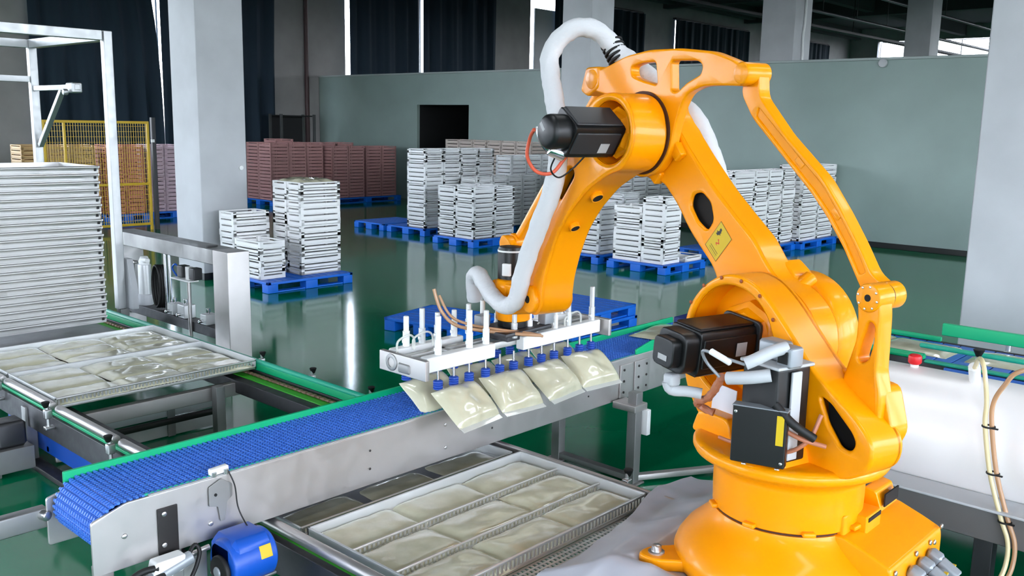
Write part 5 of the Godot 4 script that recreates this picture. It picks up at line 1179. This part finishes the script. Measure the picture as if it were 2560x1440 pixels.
	b = MB.new(); b.tube(curve([P(-0.20, 1.33, -0.33), P(-0.26, 1.27, -0.30), P(-0.31, 1.22, -0.24)], 5), 0.016, 10); obj("black_cable", b, M.rubber, sm)
	sticker(o, "paper_tag", P(0.225, 1.19, -0.152), Vector3(0.13, 0.15, 0.004), M.paper, Basis(UZ, 0.05))
	var nb2 := Basis(P(0.86, 0, -0.51), UP, P(0.51, 0, 0.86))
	var jc := P(-0.168, 1.205, -0.37)
	b = MB.new(); b.box(jc + nb2 * P(0, 0, 0.022), Vector3(0.195, 0.212, 0.044), 0.004, nb2); var jb := obj("junction_box", b, M.black, o)
	b = MB.new(); b.box(jc + nb2 * P(0, 0.107, 0.024), Vector3(0.20, 0.006, 0.05), 0.002, nb2); obj("box_lid", b, M.connector, jb)
	sticker(jb, "yellow_strip", jc + nb2 * P(-0.075, 0.035, -0.0005), Vector3(0.026, 0.11, 0.002), M.sticker, nb2)
	for q in [V(0.085, 0.085), V(-0.085, -0.085)]: bolt_at(jb, jc + nb2 * P(q.x, q.y, -0.001), nb2 * -UZ, 0.006, M.bolt)
	for q in [0.05, -0.07]: bolt_at(jb, jc + nb2 * P(q, -0.112, 0.02), nb2 * P(0, -1, -0.3), 0.010, M.bolt)
	b = MB.new(); b.box(jc + nb2 * P(0.0, -0.06, 0.075), Vector3(0.05, 0.11, 0.08), 0.006, nb2); obj("box_bracket", b, M.yellow, jb)
	# --- dress pack: white wrapped hose
	var loop := [P(0.66, 1.80, 0.27), P(0.70, 1.95, 0.26), P(0.75, 2.09, 0.25), P(0.80, 2.198, 0.24), P(0.878, 2.333, 0.22), P(0.977, 2.415, 0.18), P(1.103, 2.50, 0.16), P(1.223, 2.588, 0.13), P(1.33, 2.658, 0.10), P(1.39, 2.75, 0.03), P(1.435, 2.773, -0.06), P(1.487, 2.727, -0.13), P(1.514, 2.633, -0.18), P(1.454, 2.514, -0.21), P(1.37, 2.397, -0.24), P(1.30, 2.265, -0.262), P(1.279, 2.152, -0.275), P(1.312, 1.997, -0.28), P(1.419, 1.812, -0.28), P(1.526, 1.637, -0.275), P(1.594, 1.502, -0.27), P(1.656, 1.385, -0.26), P(1.771, 1.332, -0.25), P(1.915, 1.35, -0.24), P(2.05, 1.41, -0.225), P(2.15, 1.445, -0.205), P(2.25, 1.40, -0.18), P(2.28, 1.27, -0.15)]
	b = MB.new(); b.tube(curve(loop, 5), 0.047, 18, 0.05); var dh := obj("dress_hose", b, M.sleeve, o)
	b = MB.new()
	for k in 5: b.ring(P(1.318 + 0.012 * k, 2.615 + 0.02 * k, 0.105 - 0.004 * k), P(1.324 + 0.012 * k, 2.625 + 0.02 * k, 0.103 - 0.004 * k), 0.058, 0.04, 20, 0.002)
	obj("corrugated_sleeve", b, M.rubber, dh)
	# --- pedestal and its plastic sheet
	var pd := thing("pedestal", "steel pedestal under the robot, hidden by grey plastic sheet", "pedestal", P(3.37, 0, -1.57))
	part_box("top_plate", P(2.93, 0.51, -2.01), P(3.81, 0.547, -1.08), M.dark_steel, pd); part_box("column", P(3.07, 0.02, -1.87), P(3.67, 0.51, -1.27), M.dark_steel, pd, 0.01); part_box("foot_plate", P(2.93, 0, -2.01), P(3.81, 0.02, -1.08), M.dark_steel, pd)
	plastic_sheet()

func plastic_sheet():
	var f := FastNoiseLite.new(); f.seed = 12; f.frequency = 1.6; f.fractal_octaves = 3
	var nx := 100; var nz := 76
	var x0 := 2.42; var x1 := 4.20; var z0 := -2.44; var z1 := -0.98
	var h := func(i: int, j: int, d: float) -> Vector3:
		var v := float(j) / nz
		var x := lerpf(x0, lerpf(x1, 3.86, smoothstep(0.2, 0.9, v)), float(i) / nx)
		var z := lerpf(-2.27 - 0.17 * clampf((x - 2.95) / 0.8, 0.0, 1.0) - 0.012 * sin(x * 7.0), z1, v)
		var e := minf(minf(x - x0 + 0.1, lerpf(x1, 3.86, smoothstep(0.2, 0.9, v)) - x), z1 - z)
		var n := f.get_noise_2d(x, z); var n2 := absf(f.get_noise_2d(x * 0.8 + 9.0, z * 0.8 + 3.0))
		var away := maxf(absf(x - 3.42), absf(z + 1.50))
		var under := clampf((away - 0.44) / 0.10, 0.0, 1.0)
		var y := 0.5485 + under * (0.012 + 0.02 * n + 0.03 * (0.35 - n2))
		y -= 0.085 * smoothstep(0.50, 0.82, away) - 0.022 * smoothstep(0.46, 0.52, away)
		if away < 0.44: y = 0.5475
		y -= 0.20 * pow(clampf(1.0 - e / 0.13, 0.0, 1.0), 1.6)
		if z < -2.15 and x < 3.93: y = maxf(y, 0.436)
		return P(x + 0.02 * n, y + d, z + 0.015 * n2)
	var b := MB.new()
	for i in nx:
		for j in nz:
			b.quad(h.call(i, j, 0.003), h.call(i, j + 1, 0.003), h.call(i + 1, j + 1, 0.003), h.call(i + 1, j, 0.003))
			b.quad(h.call(i, j, 0.0), h.call(i + 1, j, 0.0), h.call(i + 1, j + 1, 0.0), h.call(i, j + 1, 0.0))
	solo("plastic_sheet", b, M.sheet, P(3.3, 0.548, -1.6), "grey crumpled plastic sheet draped round the robot's foot", "sheet")

# ---------------------------------------------------------------- the gripper and the bags it holds
func gripper():
	var c := P(3.816, 1.168, -3.52)
	var o := thing("vacuum_gripper", "long vacuum gripper with white bars, blue cups and standing cylinders", "gripper", c)
	var b := MB.new()
	part_box("mounting_plate", P(3.62, 1.145, -3.62), P(4.01, 1.168, -3.36), M.dark_steel, o); part_box("spacer", P(3.70, 1.10, -3.58), P(3.93, 1.145, -3.42), M.dark_steel, o)
	for z in [-3.47, -3.57]: part_box("profile_rail", P(3.06, 1.065, z - 0.02), P(4.53, 1.105, z + 0.02), M.alu, o)
	for z in [-3.42, -3.67]:
		for q in [[3.075, 3.575], [3.80, 4.51]]: part_box("white_bar", P(q[0], 1.042, z - 0.03), P(q[1], 1.122, z + 0.03), M.white_plastic, o, 0.006)
	for x in [3.03, 4.545]:
		part_box("end_plate", P(x - 0.015, 1.02, -3.70), P(x + 0.015, 1.125, -3.34), M.steel, o, 0.004)
		b = MB.new(); b.ring(P(x - 0.02, 1.075, -3.60), P(x + 0.02, 1.075, -3.60), 0.045, 0.026, 20, 0.003); b.box(P(x, 1.06, -3.50), Vector3(0.05, 0.05, 0.09), 0.008); obj("end_clamp", b, M.steel2, o)
	for x in [3.34, 4.26]: part_box("cross_bar", P(x - 0.02, 1.065, -3.62), P(x + 0.02, 1.105, -3.42), M.alu, o)
	var r := RandomNumberGenerator.new(); r.seed = 9
	var k := 0
	for z in [-3.42, -3.67]:
		for g in 4:
			for i in 3:
				var x: float = 3.175 + g * 0.352 + i * 0.113
				var y := 0.985
				b = MB.new(); b.cyl(P(x, y, z), P(x, 1.045, z), 0.007, 10); obj("cup_stem", b, M.chrome, o)
				b = MB.new()
				var pr := [V(0, 0)]
				for q in 4: pr.append_array([V(0.021, 0.012 * q), V(0.026, 0.012 * q + 0.004), V(0.026, 0.012 * q + 0.009)])
				pr.append_array([V(0.02, 0.05), V(0, 0.052)])
				b.lathe(pr, 18, Transform3D(Basis.IDENTITY, P(x, y - 0.05, z))); obj("suction_cup", b, M.cup, o)
				if i != 1 or z < -3.5:
					var hh := 0.07 + 0.06 * r.randf()
					b = MB.new(); b.cyl(P(x, 1.118, z), P(x, 1.20, z), 0.019, 12, 0.002); b.cyl(P(x, 1.20, z), P(x, 1.20 + hh, z), 0.015, 12, 0.003); b.cyl(P(x, 1.198, z), P(x, 1.204, z), 0.0195, 12); b.box(P(x - 0.014, 1.15, z), Vector3(0.02, 0.02, 0.02), 0.003); obj("cylinder", b, M.white_plastic if r.randf() < 0.7 else M.alu_light, o)
				k += 1
	for q in [[3.07, 3.19, -3.62], [3.18, 3.32, -3.62], [3.95, 4.10, -3.42], [4.2, 4.35, -3.42], [4.3, 4.45, -3.60]]:
		b = MB.new(); b.tube(curve([P(q[0], 1.11, q[2]), P(q[0] + 0.005, 1.17, q[2]), P((q[0] + q[1]) / 2, 1.20, q[2] + 0.02), P(q[1] - 0.005, 1.17, q[2]), P(q[1], 1.11, q[2])], 5), 0.006, 8); obj("air_line", b, M.film, o)
	b = MB.new(); b.tube(curve([P(3.40, 1.40, -3.70), P(3.42, 1.28, -3.66), P(3.48, 1.20, -3.60), P(3.60, 1.17, -3.48), P(3.74, 1.155, -3.33), P(3.84, 1.14, -3.30)], 6), 0.010, 8); b.tube(curve([P(3.44, 1.36, -3.70), P(3.47, 1.25, -3.64), P(3.55, 1.20, -3.57), P(3.66, 1.175, -3.44), P(3.80, 1.15, -3.34), P(3.88, 1.125, -3.32)], 6), 0.008, 8); obj("brown_air_line", b, M.hose_brown, o)
	for q in [[3.68, -3.60], [3.95, -3.60], [4.0, -3.40]]: part_box("valve_block", P(q[0] - 0.04, 1.168, q[1] - 0.03), P(q[0] + 0.04, 1.235, q[1] + 0.03), M.connector, o, 0.006)
	# the bags it holds: cups pinch the back edge, the front sags onto the belt
	var hm := []
	for i in 3: hm.append(pillow(0.315, 0.25, 0.052, 60 + i, 0.22, 22, 18).mesh())
	for row in 2:
		for g in 4:
			var z: float = [-3.42, -3.67][row]
			var x := 3.288 + g * 0.352
			var lbl := "milky bag held by the gripper, front row, %s from the left" if row == 0 else "milky bag held by the gripper, back row, %s from the left"
			var bg := thing("vacuum_bag", lbl % ["first", "second", "third", "fourth"][g], "bag", P(x, 0.853, z + 0.09), "milky bags held by the gripper")
			bg.basis = Basis(UP, [0.10, -0.05, 0.09, -0.10][(g + row * 2) % 4]) * Basis(Vector3.RIGHT, 0.66) * Basis(Vector3(0, 0, 1), [0.03, -0.03, 0.02, 0.0][g])
			inst(hm[(g + row) % 3], "filling", M.bag, bg)
			var fl := MB.new(); fl.box(P(0, 0.004, 0.135), Vector3(0.31, 0.003, 0.04), 0.001, Basis(Vector3.RIGHT, -0.15))
			inst(fl.mesh(), "sealed_edge", M.film, bg)
